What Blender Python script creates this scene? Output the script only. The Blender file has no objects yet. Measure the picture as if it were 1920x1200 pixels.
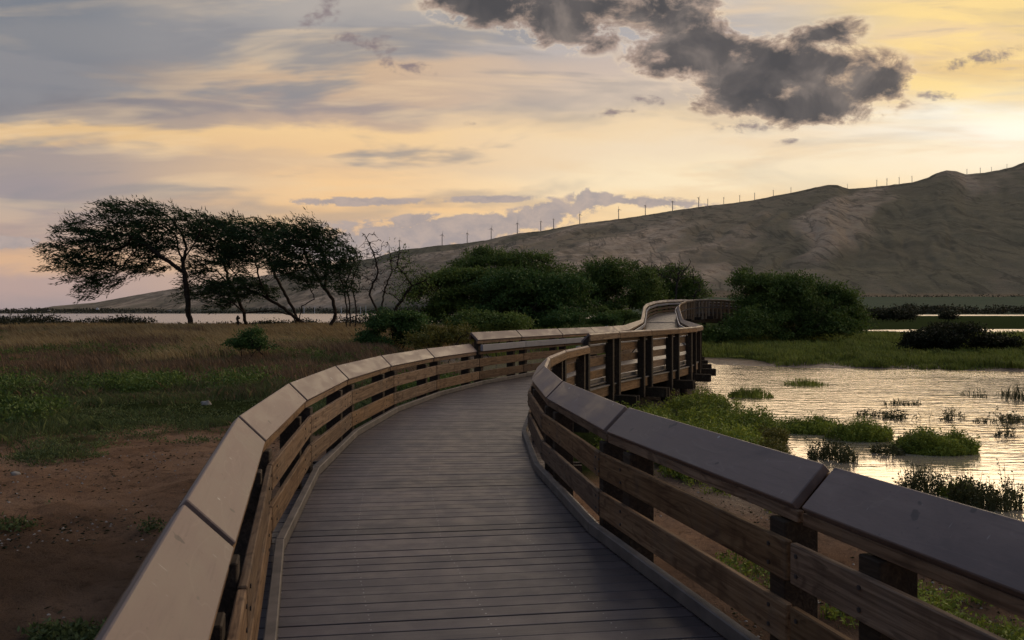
import bpy, bmesh, math, random
import numpy as np
from mathutils import Vector, Matrix
random.seed(7); rng = np.random.default_rng(11)
HAZE = 6e-6
F = 1493.0; CH = 1.7                      # photograph focal length in px, eye height above the deck
scn = bpy.context.scene
COL = scn.collection
def P(px, py, D):                         # a bearing/elevation at depth D as a world point
    return np.array([(px-960)/F*D, D, CH-(py-587)*D/F])
def PX(px, D): return (px-960)/F*D

# ---------------------------------------------------------------- noise
_tab = np.random.default_rng(3).random((256, 256))
def vnoise(x, y, seed=0):
    x = np.asarray(x, float)+seed*17.3; y = np.asarray(y, float)+seed*9.7
    xi = np.floor(x).astype(int); yi = np.floor(y).astype(int)
    fx = x-xi; fy = y-yi; fx = fx*fx*(3-2*fx); fy = fy*fy*(3-2*fy)
    a = _tab[xi & 255, yi & 255]; b = _tab[(xi+1) & 255, yi & 255]
    c = _tab[xi & 255, (yi+1) & 255]; d = _tab[(xi+1) & 255, (yi+1) & 255]
    return (a*(1-fx)+b*fx)*(1-fy)+(c*(1-fx)+d*fx)*fy
def fbm(x, y, o=4, seed=0):
    s = 0; a = .5; t = 0
    for i in range(o):
        s = s+a*vnoise(x*2**i, y*2**i, seed+i*3); t += a; a *= .5
    return s/t
def sstep(a, b, x):
    t = np.clip((np.asarray(x, float)-a)/(b-a), 0, 1); return t*t*(3-2*t)

# ---------------------------------------------------------------- objects
def props(o, label=None, cat=None, group=None, kind=None):
    if label: o['label'] = label
    if cat: o['category'] = cat
    if group: o['group'] = group
    if kind: o['kind'] = kind
    return o
def link(name, me, mat=None, parent=None):
    o = bpy.data.objects.new(name, me); COL.objects.link(o)
    if mat: me.materials.append(mat)
    if parent: o.parent = parent
    return o
def empty(name, loc, label, cat, group=None):
    o = bpy.data.objects.new(name, None); COL.objects.link(o); o.location = loc
    o.empty_display_size = .2
    return props(o, label, cat, group)
def np_mesh(name, verts, faces, mat=None, parent=None, smooth=False):
    """faces: (n,k) int array, all the same k"""
    me = bpy.data.meshes.new(name)
    verts = np.asarray(verts, np.float32); faces = np.asarray(faces, np.int32)
    n, k = faces.shape
    me.vertices.add(len(verts)); me.vertices.foreach_set('co', verts.ravel())
    me.loops.add(n*k); me.loops.foreach_set('vertex_index', faces.ravel())
    me.polygons.add(n)
    me.polygons.foreach_set('loop_start', np.arange(0, n*k, k, dtype=np.int32))
    me.polygons.foreach_set('loop_total', np.full(n, k, np.int32))
    me.polygons.foreach_set('use_smooth', np.full(n, smooth, bool))
    me.update(calc_edges=True); me.validate()
    o = link(name, me, mat, parent)
    if parent is not None:
        o.matrix_parent_inverse = Matrix.Translation(-parent.location)
    return o
def attr(o, name, vals):
    a = o.data.attributes.new(name, 'FLOAT', 'POINT'); a.data.foreach_set('value', np.asarray(vals, np.float32).ravel())

# ---------------------------------------------------------------- materials
def srgb(r, g, b):
    f = lambda c: (c/255/12.92) if c/255 <= .04045 else ((c/255+.055)/1.055)**2.4
    return (f(r), f(g), f(b), 1)
class NT:
    def __init__(s, tree): s.t = tree; s.n = tree.nodes; s.l = tree.links
    def node(s, typ, **kw):
        n = s.n.new(typ)
        for k, v in kw.items(): setattr(n, k, v)
        return n
    def put(s, sock, v):
        if isinstance(v, bpy.types.NodeSocket): s.l.new(v, sock)
        elif v is not None: sock.default_value = v
    def m(s, op, a, b=None, c=None, clamp=False):
        n = s.node('ShaderNodeMath', operation=op, use_clamp=clamp)
        s.put(n.inputs[0], a); s.put(n.inputs[1], b); s.put(n.inputs[2], c); return n.outputs[0]
    def v(s, op, a, b=None):
        n = s.node('ShaderNodeVectorMath', operation=op); s.put(n.inputs[0], a); s.put(n.inputs[1], b); return n.outputs[0]
    def xyz(s, a, b, c):
        n = s.node('ShaderNodeCombineXYZ'); s.put(n.inputs[0], a); s.put(n.inputs[1], b); s.put(n.inputs[2], c); return n.outputs[0]
    def sep(s, a):
        n = s.node('ShaderNodeSeparateXYZ'); s.put(n.inputs[0], a); return n.outputs
    def noise(s, vec, scale=5, detail=3, rough=.5, dist=0):
        n = s.node('ShaderNodeTexNoise'); s.put(n.inputs['Vector'], vec)
        n.inputs['Scale'].default_value = scale; n.inputs['Detail'].default_value = detail
        n.inputs['Roughness'].default_value = rough; n.inputs['Distortion'].default_value = dist
        return n.outputs[0]
    def ss(s, x, a, b, lo=0., hi=1.):
        n = s.node('ShaderNodeMapRange', interpolation_type='SMOOTHSTEP'); s.put(n.inputs[0], x)
        for i, q in enumerate((a, b, lo, hi)): s.put(n.inputs[i+1], q)
        return n.outputs[0]
    def mix(s, f, a, b, blend='MIX'):
        n = s.node('ShaderNodeMix', data_type='RGBA', blend_type=blend, clamp_factor=True)
        s.put(n.inputs[0], f); s.put(n.inputs[6], a); s.put(n.inputs[7], b); return n.outputs[2]
    def ramp(s, f, stops, interp='LINEAR'):
        n = s.node('ShaderNodeValToRGB'); cr = n.color_ramp; cr.interpolation = interp
        while len(cr.elements) > 1: cr.elements.remove(cr.elements[-1])
        for i, (p, c) in enumerate(stops):
            e = cr.elements[0] if i == 0 else cr.elements.new(p)
            e.position = p; e.color = c
        s.put(n.inputs[0], f); return n.outputs[0]
    def scalev(s, vec, sc):
        return s.v('MULTIPLY', vec, sc)
def material(name):
    m = bpy.data.materials.new(name); m.use_nodes = True
    t = NT(m.node_tree); b = t.n['Principled BSDF']
    return m, t, b
def bump(t, b, h, strength=.3, dist=.02):
    n = t.node('ShaderNodeBump'); n.inputs['Strength'].default_value = strength; n.inputs['Distance'].default_value = dist
    t.put(n.inputs['Height'], h); t.l.new(n.outputs[0], b.inputs['Normal'])
def objco(t):
    """object coordinates shifted by a per-object random amount"""
    tc = t.node('ShaderNodeTexCoord'); oi = t.node('ShaderNodeObjectInfo')
    r = t.m('MULTIPLY', oi.outputs['Random'], 37.0)
    return t.v('ADD', tc.outputs['Object'], t.xyz(r, r, r)), oi.outputs['Random']

def mat_plank(name, c0, c1, c2, grey=(.2, .17, .14, 1), greyamt=.35):
    m, t, b = material(name)
    v, rnd = objco(t)
    g = t.noise(t.scalev(v, (1.3, 26, 26)), 1, 5, .6, 1.6)           # long grain
    kn = t.noise(t.scalev(v, (2.6, 7, 7)), 1, 2, .5, 2.2)            # knots and figure
    g2 = t.noise(t.scalev(v, (4, 90, 90)), 1, 2, .5)
    c = t.ramp(g, [(.28, c0), (.5, c1), (.72, c2)])
    c = t.mix(t.ss(kn, .56, .68, 0, .6), c, c0)
    st = t.noise(t.scalev(v, (3.5, 3.5, 1.2)), 1, 4, .65)            # rain stains and wear
    c = t.mix(t.ss(st, .5, .72, 0, greyamt), c, grey)
    c = t.mix(t.ss(st, .46, .3, 0, .4), c, c0)
    hs = t.node('ShaderNodeHueSaturation'); t.put(hs.inputs['Value'], t.m('MULTIPLY_ADD', rnd, .5, .72)); t.put(hs.inputs['Color'], c)
    t.put(hs.inputs['Saturation'], t.m('MULTIPLY_ADD', t.m('FRACT', t.m('MULTIPLY', rnd, 7.3)), .25, .85))
    t.l.new(hs.outputs[0], b.inputs['Base Color'])
    b.inputs['Roughness'].default_value = .78; b.inputs['Specular IOR Level'].default_value = .25
    bump(t, b, t.m('ADD', g, t.m('MULTIPLY', g2, .5)), .55, .006)
    return m
M = {}
M['plank'] = mat_plank('weathered_pine', (0.073, 0.038, 0.020, 1), (0.224, 0.135, 0.073, 1), (0.330, 0.218, 0.125, 1), (0.158, 0.119, 0.089, 1), .4)
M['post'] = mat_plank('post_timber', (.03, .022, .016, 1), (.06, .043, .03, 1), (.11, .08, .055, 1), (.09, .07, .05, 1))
M['bridge'] = mat_plank('lit_tone_timber', (.22, .14, .08, 1), (.46, .31, .19, 1), (.62, .45, .3, 1), (.4, .33, .26, 1), .4)  # timber colour lightened so the unlit right-hand bridge railing looks lit
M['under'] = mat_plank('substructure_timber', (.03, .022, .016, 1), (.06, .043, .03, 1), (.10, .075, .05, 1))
def mat_cap():
    m, t, b = material('composite_cap')
    v, rnd = objco(t)
    blot = t.noise(t.scalev(v, (1.6, 4.5, 4.5)), 1, 5, .6, .6)
    vein = t.noise(t.scalev(v, (.9, 2.6, 2.6)), 1, 2.5, .5, 1.2)
    fine = t.noise(t.scalev(v, (30, 90, 90)), 1, 3, .6)
    c = t.ramp(blot, [(.3, (.165, .118, .10, 1)), (.5, (.245, .18, .152, 1)), (.72, (.33, .25, .212, 1))])
    ln = t.m('ABSOLUTE', t.m('SUBTRACT', vein, .5))                   # pale wandering veins left by water
    c = t.mix(t.ss(ln, .010, .0, 0, .13), c, (.5, .41, .33, 1))
    c = t.mix(t.ss(fine, .62, .75, 0, .35), c, (.13, .1, .09, 1))
    gs = t.noise(t.scalev(v, (2.2, 60, 60)), 1, 4, .6)                # faint moulded grain
    c = t.mix(t.ss(gs, .5, .75, 0, .3), c, (.15, .115, .1, 1))
    dr = t.noise(v, 9, 2, .5); c = t.mix(t.ss(dr, .70, .73, 0, .7), c, (.10, .085, .075, 1))
    dr2 = t.noise(t.v('ADD', v, (5, 3, 1)), 14, 1, .4); c = t.mix(t.ss(dr2, .79, .81, 0, .8), c, (.62, .6, .56, 1))
    sc = t.noise(t.scalev(v, (70, 9, 9)), 1, 1, .4)
    c = t.mix(t.ss(sc, .78, .82, 0, .5), c, (.6, .56, .5, 1))
    hs = t.node('ShaderNodeHueSaturation'); t.put(hs.inputs['Value'], t.m('MULTIPLY_ADD', rnd, .25, .86)); t.put(hs.inputs['Color'], c)
    t.l.new(hs.outputs[0], b.inputs['Base Color'])
    t.put(b.inputs['Roughness'], t.ss(blot, .3, .7, .36, .66)); b.inputs['Specular IOR Level'].default_value = .5
    bump(t, b, t.m('ADD', fine, blot), .25, .003)
    return m
M['cap'] = mat_cap()
def mat_deck():
    m, t, b = material('composite_decking')
    uv = t.node('ShaderNodeUVMap').outputs[0]
    g = t.noise(t.scalev(uv, (1.6, 60, 1)), 1, 5, .65, .3)
    g2 = t.noise(t.scalev(uv, (3, 210, 1)), 1, 2, .5)
    tc = t.node('ShaderNodeTexCoord').outputs['Object']
    big = t.noise(tc, .7, 5, .6); mid = t.noise(tc, 4.5, 4, .6)
    isl = t.node('ShaderNodeNewGeometry').outputs['Random Per Island']
    c = t.ramp(g, [(.3, (.042, .032, .032, 1)), (.6, (.085, .066, .066, 1)), (.8, (.125, .10, .098, 1))])
    c = t.mix(t.ss(big, .35, .68, 0, .45), c, (.14, .103, .098, 1))
    c = t.mix(t.ss(mid, .55, .75, 0, .35), c, (.1, .08, .078, 1))
    hs = t.node('ShaderNodeHueSaturation'); t.put(hs.inputs['Value'], t.m('MULTIPLY_ADD', isl, .62, .66)); t.put(hs.inputs['Color'], c)
    t.l.new(hs.outputs[0], b.inputs['Base Color'])
    t.put(b.inputs['Roughness'], t.ss(mid, .3, .7, .34, .5)); b.inputs['Specular IOR Level'].default_value = .75
    bump(t, b, t.m('ADD', g, g2), .5, .0015)
    return m
M['deck'] = mat_deck()
def mat_plain(name, c, rough=.6, var=.25, scale=8, metal=0, spec=.4):
    m, t, b = material(name)
    v, rnd = objco(t)
    n = t.noise(v, scale, 4, .6)
    dark = tuple(x*(1-var) for x in c[:3])+(1,); lite = tuple(min(1, x*(1+var)) for x in c[:3])+(1,)
    t.l.new(t.ramp(n, [(.3, dark), (.7, lite)]), b.inputs['Base Color'])
    b.inputs['Roughness'].default_value = rough; b.inputs['Metallic'].default_value = metal
    b.inputs['Specular IOR Level'].default_value = spec
    bump(t, b, n, .2, .01)
    return m
M['curb'] = mat_plain('grey_curb_lumber', (.17, .145, .125, 1), .6, .3, 6)
M['handrail'] = mat_plain('grey_handrail_lumber', (.34, .33, .34, 1), .5, .12, 3)
M['screw'] = mat_plain('steel_screw', (.5, .5, .5, 1), .35, .1, 3, .8)
M['bolt'] = mat_plain('dull_bolt', (.09, .08, .075, 1), .5, .2, 20, .5)
M['white'] = mat_plain('white_paint', (.75, .75, .72, 1), .5, .08, 2)
M['rock'] = mat_plain('pale_rock', (.4, .35, .29, 1), .85, .35, 5)
M['stone'] = mat_plain('dark_rock', (.07, .055, .045, 1), .85, .4, 5)
M['bark'] = mat_plain('tree_bark', (.045, .034, .026, 1), .9, .4, 6, 0, .1)
M['dead'] = mat_plain('dead_wood', (.10, .08, .065, 1), .9, .35, 6, 0, .1)
M['turbine'] = mat_plain('turbine_white', (.34, .32, .30, 1), .5, .03, .01)
def mat_leaf(name, cols, rough=.62, patch=.6):
    m, t, b = material(name)
    isl = t.node('ShaderNodeNewGeometry').outputs['Random Per Island']
    pos = t.node('ShaderNodeTexCoord').outputs['Object']
    n = t.noise(pos, patch, 3, .6)
    f = t.m('ADD', t.m('MULTIPLY', isl, .5), t.m('MULTIPLY_ADD', n, 1.0, -.25), clamp=True)
    t.l.new(t.ramp(f, [((i+.15)/len(cols), c) for i, c in enumerate(cols)]), b.inputs['Base Color'])
    b.inputs['Roughness'].default_value = rough; b.inputs['Specular IOR Level'].default_value = .22
    tr = t.node('ShaderNodeBsdfTranslucent'); mx = t.node('ShaderNodeMixShader'); mx.inputs[0].default_value = .22
    t.l.new(b.inputs['Base Color'].links[0].from_socket, tr.inputs[0])
    t.l.new(b.outputs[0], mx.inputs[1]); t.l.new(tr.outputs[0], mx.inputs[2])
    t.l.new(mx.outputs[0], t.n['Material Output'].inputs['Surface'])
    return m
M['leaf_kiawe'] = mat_leaf('kiawe_leaf', [(0.014, 0.026, 0.012, 1), (0.030, 0.060, 0.022, 1), (0.060, 0.102, 0.034, 1)])
M['leaf_dense'] = mat_leaf('evergreen_leaf', [(0.044, 0.073, 0.020, 1), (0.100, 0.156, 0.038, 1), (0.198, 0.269, 0.061, 1)], .62, .5)
M['leaf_shrub'] = mat_leaf('shrub_leaf', [(0.030, 0.060, 0.019, 1), (0.071, 0.137, 0.036, 1), (0.143, 0.226, 0.060, 1)])
M['leaf_mat'] = mat_leaf('dune_scrub_leaf', [(0.016, 0.018, 0.010, 1), (0.028, 0.032, 0.014, 1), (0.048, 0.052, 0.022, 1)])
M['leaf_marsh'] = mat_leaf('marsh_leaf', [(0.060, 0.086, 0.024, 1), (0.198, 0.251, 0.046, 1), (0.423, 0.476, 0.079, 1)], .55, .9)
M['leaf_olive'] = mat_leaf('olive_leaf', [(.09, .08, .02, 1), (.16, .15, .035, 1), (.24, .22, .05, 1)], .55, .5)
M['leaf_dark'] = mat_leaf('dark_water_plant', [(0.039, 0.046, 0.019, 1), (0.078, 0.085, 0.033, 1), (0.130, 0.130, 0.052, 1)])
M['grass_gold'] = mat_leaf('dry_golden_grass', [(0.196, 0.127, 0.059, 1), (0.439, 0.303, 0.137, 1), (0.665, 0.489, 0.235, 1)], .7, .15)
M['grass_brown'] = mat_leaf('brown_seed_grass', [(0.102, 0.064, 0.038, 1), (0.221, 0.140, 0.081, 1), (0.357, 0.238, 0.136, 1)], .7, .15)
M['grass_green'] = mat_leaf('meadow_grass', [(0.046, 0.058, 0.026, 1), (0.104, 0.137, 0.049, 1), (0.208, 0.247, 0.085, 1)], .65, .2)
M['grass_marsh'] = mat_leaf('marsh_grass', [(0.062, 0.081, 0.022, 1), (0.188, 0.225, 0.044, 1), (0.338, 0.375, 0.069, 1)], .6, .7)

# ================================================================= WALKWAY PATH
c0 = np.array([.129, 3.443])
HD = {}; LN = {}; RISE = {}
hlist = [-14.5, -14.71, -8.34, -2.42, 3.86, 10.45, 16.63, 24.0, 28.5, 28.5, 24.5, 18.0]   # bay 0..: bay k joins joint k-1... see below
# bay b runs from joint b to joint b+1; joint 0 is the first joint in the photograph
for b in (-3, -2, -1): HD[b] = -15.0; LN[b] = 2.55
for i, h in enumerate(hlist[1:]): HD[i] = h; LN[i] = 2.548
for b in range(11, 21): HD[b] = 10.6; LN[b] = 2.66
for b in range(21, 25): HD[b] = 10.3; LN[b] = 2.7
for i, h in enumerate([15, 24, 34, 44, 52, 58, 62, 64, 64, 62, 60, 60, 60]): HD[25+i] = h; LN[25+i] = 2.5
NB0, NB1 = -3, 37
J = {0: c0}
for b in range(0, NB1+1): 
    h = math.radians(HD[b]); J[b+1] = J[b]+LN[b]*np.array([math.sin(h), math.cos(h)])
for b in range(-1, NB0-1, -1):
    h = math.radians(HD[b]); J[b] = J[b+1]-LN[b]*np.array([math.sin(h), math.cos(h)])
def rise(j):
    xs = [20, 21, 22, 23, 24, 25, 26, 27, 28, 29, 30, 31, 32, 34, 38]
    ys = [0, .06, .24, .50, .76, 1.02, 1.3, 1.54, 1.70, 1.78, 1.74, 1.62, 1.44, 1.05, .3]
    return float(np.interp(j, xs, ys))
W2 = 2.51/2
CW, ZI, ZO, DZ = .183, .79, .973, .27
def hd(b): return math.radians(HD[min(max(b, NB0), NB1)])
def frame(b):
    """local frame of bay b: x along the walk, y to the left"""
    mid = (J[b]+J[b+1])/2
    return Matrix.Translation((mid[0], mid[1], 0)) @ Matrix.Rotation(math.pi/2-hd(b), 4, 'Z')
def xend(b, s, off, end):
    if end: return LN[b]/2+s*off*math.tan((hd(b)-hd(b+1))/2)
    return -LN[b]/2+s*off*math.tan((hd(b)-hd(b-1))/2)
def rail_piece(name, b, s, prof, mat, parent, gap=.006, x0=None, x1=None, bev=0.004, nseg=1, jit=0, bolts=()):
    """extrude a cross-section (o outward from the cap's inner edge, z) along bay b on side s, mitred at both joints"""
    bm = bmesh.new(); rings = []
    dj = random.uniform(-jit, jit)
    for k in range(nseg+1):
        f = k/nseg; ring = []
        for (o, z) in prof:
            off = W2+o
            a = xend(b, s, off, 0)+gap if x0 is None else x0
            e = xend(b, s, off, 1)-gap if x1 is None else x1
            x = a+(e-a)*f
            u = (x+LN[b]/2)/LN[b]
            ring.append(bm.verts.new((x, -s*off, z+dj+rise(b)+(rise(b+1)-rise(b))*u)))
        rings.append(ring)
    n = len(prof)
    for a, c in zip(rings[:-1], rings[1:]):
        for i in range(n): bm.faces.new((a[i], a[(i+1) % n], c[(i+1) % n], c[i]))
    bm.faces.new(rings[0]); bm.faces.new(rings[-1][::-1])
    bmesh.ops.recalc_face_normals(bm, faces=bm.faces)
    if bev and b < 12: bmesh.ops.bevel(bm, geom=[e for e in bm.edges if e.calc_face_angle(0) > .5], offset=bev, segments=1, affect='EDGES', clamp_overlap=True)
    old_ = set(bm.faces)
    for (bx, bo, bz) in bolts:                                         # round bolt heads on the inner face
        bmesh.ops.create_cone(bm, cap_ends=True, segments=8, radius1=.011, radius2=.009, depth=.008,
                matrix=Matrix.Translation((bx, -s*(W2+bo), bz)) @ Matrix.Rotation(math.pi/2*s, 4, 'X'))
    for f_ in bm.faces:
        if f_ not in old_: f_.material_index = 1
    me = bpy.data.meshes.new(name); bm.to_mesh(me); bm.free()
    if bolts:
        me.materials.append(mat); me.materials.append(M['bolt'])
        o = link(name, me, None, parent)
    else: o = link(name, me, mat, parent)
    o.matrix_basis = Matrix.Translation(-parent.location) @ frame(b)
    return o
def box(o0, o1, z0, z1): return [(o0, z0), (o1, z0), (o1, z1), (o0, z1)]
def cap_prof(dz):
    t = .038
    A = (0, ZI+dz); B = (CW, ZO+dz)
    return [A, B, (B[0]+t, B[1]-t), (A[0]+t, A[1]-t)]
def railing(side, b0, b1, high, label, postsper=2):
    s = -1 if side == 'L' else 1
    root = empty('plank_railing', (*[float(v) for v in J[b0]], 0.0), label, 'railing')
    dz = DZ if high else 0
    for b in range(b0, b1):
        g = (.040 if b < 3 else .028) if b < 8 else .016
        c = rail_piece('cap_board', b, s, cap_prof(dz), M['cap'], root, gap=g, bev=.005)
        ns = 1
        # wooden lip under the inner edge and fascia under the outer edge
        rail_piece('cap_lip', b, s, box(.022, .060, ZI+dz-.088, ZI+dz-.030), M['plank'], root, gap=.02, jit=.003)
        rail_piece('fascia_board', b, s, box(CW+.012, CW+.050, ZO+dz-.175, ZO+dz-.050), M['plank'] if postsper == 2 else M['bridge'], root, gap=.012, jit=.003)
        jt = .006
        for (za, zb) in ((.128, .322), (.430, .622)):
            rail_piece('rail_plank', b, s, box(-.044, -.006, za, zb), M['plank'], root, gap=.016, bev=.006, jit=0 if b < 6 else jt, bolts=[(bx, -.046, z_) for bx in (-LN[b]/2+.16, LN[b]/2-.50, LN[b]/2-.07) for z_ in (za+.05, zb-.05)] if b < 6 else ())
        if high:
            rail_piece('rail_plank', b, s, box(-.044, -.006, .72, .915), M['plank'], root, gap=.016, jit=jt)
            rail_piece('handrail', b, s, box(-.115, -.056, .795, .945), M['handrail'], root, gap=(.002 if b > b0 else .03))
        # posts
        zb = -.62 if high else -.75
        bot = zb
        if postsper == 2: xs = (-LN[b]/2+.16, LN[b]/2-.50)
        else: xs = [-LN[b]/2+.3+i*LN[b]/postsper for i in range(postsper)]
        for x in xs:
            pr = [(0, bot), (.19, bot), (.19, ZO+dz-.056), (.064, ZI+dz+.004), (.064, ZI+dz-.10), (0, ZI+dz-.10)]
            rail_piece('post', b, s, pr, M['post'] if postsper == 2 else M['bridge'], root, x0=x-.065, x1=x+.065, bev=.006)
    if high and b0 == 6:                                              # end post where the taller railing begins
        b = b0
    return root
railing('L', -3, 6, False, 'low curved plank railing on the left, wide tan sloping caps, beside the bare dirt')
railing('R', -3, 6, False, 'low plank railing on the right with blue-grey sloping caps, closest to the camera')
railing('L', 6, 11, True, 'taller left railing with a pale grey handrail, starting at the step in the caps')
railing('R', 6, 11, True, 'taller right railing seen from outside, standing over the pond on dark posts')
railing('L', 11, 21, True, 'left railing of the far straight run, partly hidden behind the nearer railing')
railing('R', 11, 21, True, 'right railing of the far straight run behind the corner over the water')
railing('L', 21, 34, True, 'left railing curving over the arched bridge in the distance', 2)
railing('R', 21, 38, True, 'right railing of the arched bridge with closely spaced posts, running into the bushes', 4)

# ---------------------------------------------------------------- deck
root = empty('boardwalk', (float(J[0][0]), float(J[0][1]), 0.0), 'curving composite-board walkway leading from the foreground to the arched bridge', 'boardwalk')
def edge(s, off, u):
    b = int(math.floor(u)); b = min(max(b, NB0), NB1); f = u-b
    x = xend(b, s, off, 0)*(1-f)+xend(b, s, off, 1)*f
    p = frame(b) @ Vector((x, -s*off, 0)); return np.array([p.x, p.y, rise(u)])
def joint_pt(s, off, j): return edge(s, off, j)
verts = []; faces = []; uvs = []
u = -2.8; bi = 0; screws = []
while u < 37.5:
    L = LN[min(int(math.floor(u)), NB1)]
    w = .138+random.uniform(-.004, .004)
    gap = random.choice([.003, .004, .005, .006, .010, .014, .017]) if u < 12 else .004
    dl = lambda q: .13*min(max(1-q/2, 0), 1)
    ua, ub = u, u+w/L
    offd = W2+.03
    tz = random.uniform(-.002, .001)
    A = edge(-1, offd, ua+dl(ua)/2); B = edge(1, offd, ua-dl(ua)/2)
    D_ = edge(-1, offd, ub+dl(ub)/2); C_ = edge(1, offd, ub-dl(ub)/2)
    base = len(verts); bw = .0025
    # top inset (eased edge) + bottom ring
    dirn = (D_-A)/np.linalg.norm(D_-A); dirm = (C_-B)/np.linalg.norm(C_-B)
    for ins, z in ((bw, tz), (0, tz-bw), (0, -.028)):
        for p in (A+dirn*ins, B+dirm*ins, C_-dirm*ins, D_-dirn*ins): verts.append((p[0], p[1], p[2]+z))
    q = base
    fs = [(q, q+1, q+2, q+3)]
    for r in (0, 4):
        for i in range(4): fs.append((q+r+i, q+r+4+i, q+r+4+(i+1) % 4, q+r+(i+1) % 4))
    ro = random.uniform(0, 50)
    uvq = [(0+ro, 0), (2.5+ro, 0), (2.5+ro, w), (0+ro, w)]
    uvq = [(a, bq+bi*.19) for a, bq in uvq]
    for f_ in fs:
        faces.append(f_)
        uvs += [uvq[(i-q) % 4] for i in f_]
    if -1.2 < u < 7:
        for fr in (.06, .25, .5, .75, .94):
            for e_ in (.25, .75):
                p = (A*(1-e_)+D_*e_)*(1-fr)+(B*(1-e_)+C_*e_)*fr
                screws.append(p+np.array([random.uniform(-.006, .006), random.uniform(-.004, .004), tz+.0006]))
    u = ub+gap/L; bi += 1
me = bpy.data.meshes.new('deck_boards'); me.from_pydata([tuple(v) for v in verts], [], faces)
uvl = me.uv_layers.new(name='UVMap'); uvl.data.foreach_set('uv', np.array(uvs, np.float32).ravel())
me.update()
o = link('deck_boards', me, M['deck'], root); o.matrix_parent_inverse = Matrix.Translation(-root.location)
sv = []; sf = []
for p in screws:
    q = len(sv); r = random.uniform(.0035, .0055)
    for i in range(6): sv.append((p[0]+r*math.cos(i*math.pi/3), p[1]+r*math.sin(i*math.pi/3), p[2]))
    sf.append([q+i for i in range(6)])
o = np_mesh('screw_heads', sv, sf, M['screw'], root); o['kind'] = 'stuff'
for b in range(NB0, 34):
    for s in (-1, 1):
        # kerb board along the deck edge, rim joist and ledge
        if s < 0 or True:
            c = rail_piece('curb', b, s, box(-.128, -.066, .004, .092), M['curb'], root, gap=.002, bev=.006)
        if b >= 2:
            rail_piece('rim_joist', b, s, box(.045, .088, -.335, -.105), M['plank'], root, gap=.004)
            rail_piece('ledge', b, s, box(-.04, .125, -.098, -.064), M['curb'], root, gap=.004)
        else:
            rail_piece('rim_joist', b, s, box(-.03, .0, -.335, -.035), M['under'], root, gap=.004)
# cross beams and piles at the joints over the water
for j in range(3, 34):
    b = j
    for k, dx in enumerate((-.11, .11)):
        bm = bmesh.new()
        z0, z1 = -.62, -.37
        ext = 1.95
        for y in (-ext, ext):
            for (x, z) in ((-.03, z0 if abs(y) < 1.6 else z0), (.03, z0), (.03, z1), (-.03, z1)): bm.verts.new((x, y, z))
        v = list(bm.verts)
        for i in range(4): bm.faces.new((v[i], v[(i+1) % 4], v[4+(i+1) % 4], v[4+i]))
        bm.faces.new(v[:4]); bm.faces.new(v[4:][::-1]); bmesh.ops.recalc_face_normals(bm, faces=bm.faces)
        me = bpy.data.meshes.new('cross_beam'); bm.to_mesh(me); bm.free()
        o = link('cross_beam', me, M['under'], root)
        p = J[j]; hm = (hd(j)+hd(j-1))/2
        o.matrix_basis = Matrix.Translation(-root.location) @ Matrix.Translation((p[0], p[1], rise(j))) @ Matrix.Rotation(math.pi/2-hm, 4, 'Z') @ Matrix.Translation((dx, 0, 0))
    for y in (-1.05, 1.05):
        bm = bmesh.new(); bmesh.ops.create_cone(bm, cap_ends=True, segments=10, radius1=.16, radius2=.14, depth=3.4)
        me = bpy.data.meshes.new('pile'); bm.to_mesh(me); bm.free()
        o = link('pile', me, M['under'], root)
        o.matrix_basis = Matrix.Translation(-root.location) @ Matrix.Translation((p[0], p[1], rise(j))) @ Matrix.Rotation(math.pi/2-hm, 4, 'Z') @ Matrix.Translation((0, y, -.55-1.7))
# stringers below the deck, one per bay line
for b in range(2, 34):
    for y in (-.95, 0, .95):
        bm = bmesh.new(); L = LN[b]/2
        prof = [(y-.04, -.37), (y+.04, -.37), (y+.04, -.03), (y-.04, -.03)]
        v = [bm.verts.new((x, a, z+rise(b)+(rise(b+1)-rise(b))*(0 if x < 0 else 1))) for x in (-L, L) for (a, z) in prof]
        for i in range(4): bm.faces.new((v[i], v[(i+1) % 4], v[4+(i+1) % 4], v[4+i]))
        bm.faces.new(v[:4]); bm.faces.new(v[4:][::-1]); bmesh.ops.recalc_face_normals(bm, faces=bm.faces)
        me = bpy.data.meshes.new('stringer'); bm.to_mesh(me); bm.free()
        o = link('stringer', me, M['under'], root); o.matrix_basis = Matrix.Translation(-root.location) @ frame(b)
# pale threshold strip where the bridge begins, and the glulam girders of the bridge
def across(name, j, w, z0, z1, half, mat):
    bm = bmesh.new(); bmesh.ops.create_cube(bm, size=1)
    bmesh.ops.scale(bm, verts=bm.verts, vec=(w, 2*half, z1-z0))
    me = bpy.data.meshes.new(name); bm.to_mesh(me); bm.free(); o = link(name, me, mat, root)
    jb = int(j); p = J[jb]+(J[jb+1]-J[jb])*(j-jb)
    o.matrix_basis = Matrix.Translation(-root.location) @ Matrix.Translation((p[0], p[1], rise(j)+(z0+z1)/2)) @ Matrix.Rotation(math.pi/2-hd(jb), 4, 'Z')
across('threshold_strip', 24.6, .35, .002, .025, W2-.15, M['handrail'])
for b in range(21, 37):
    for s in (-1, 1):
        rail_piece('bridge_girder', b, s, box(-.12, .03, -.95, -.34), M['plank'], root, gap=0)
        rail_piece('bridge_rail', b, s, box(.19, .225, .42, .50), M['curb'], root, gap=.002)

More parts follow.
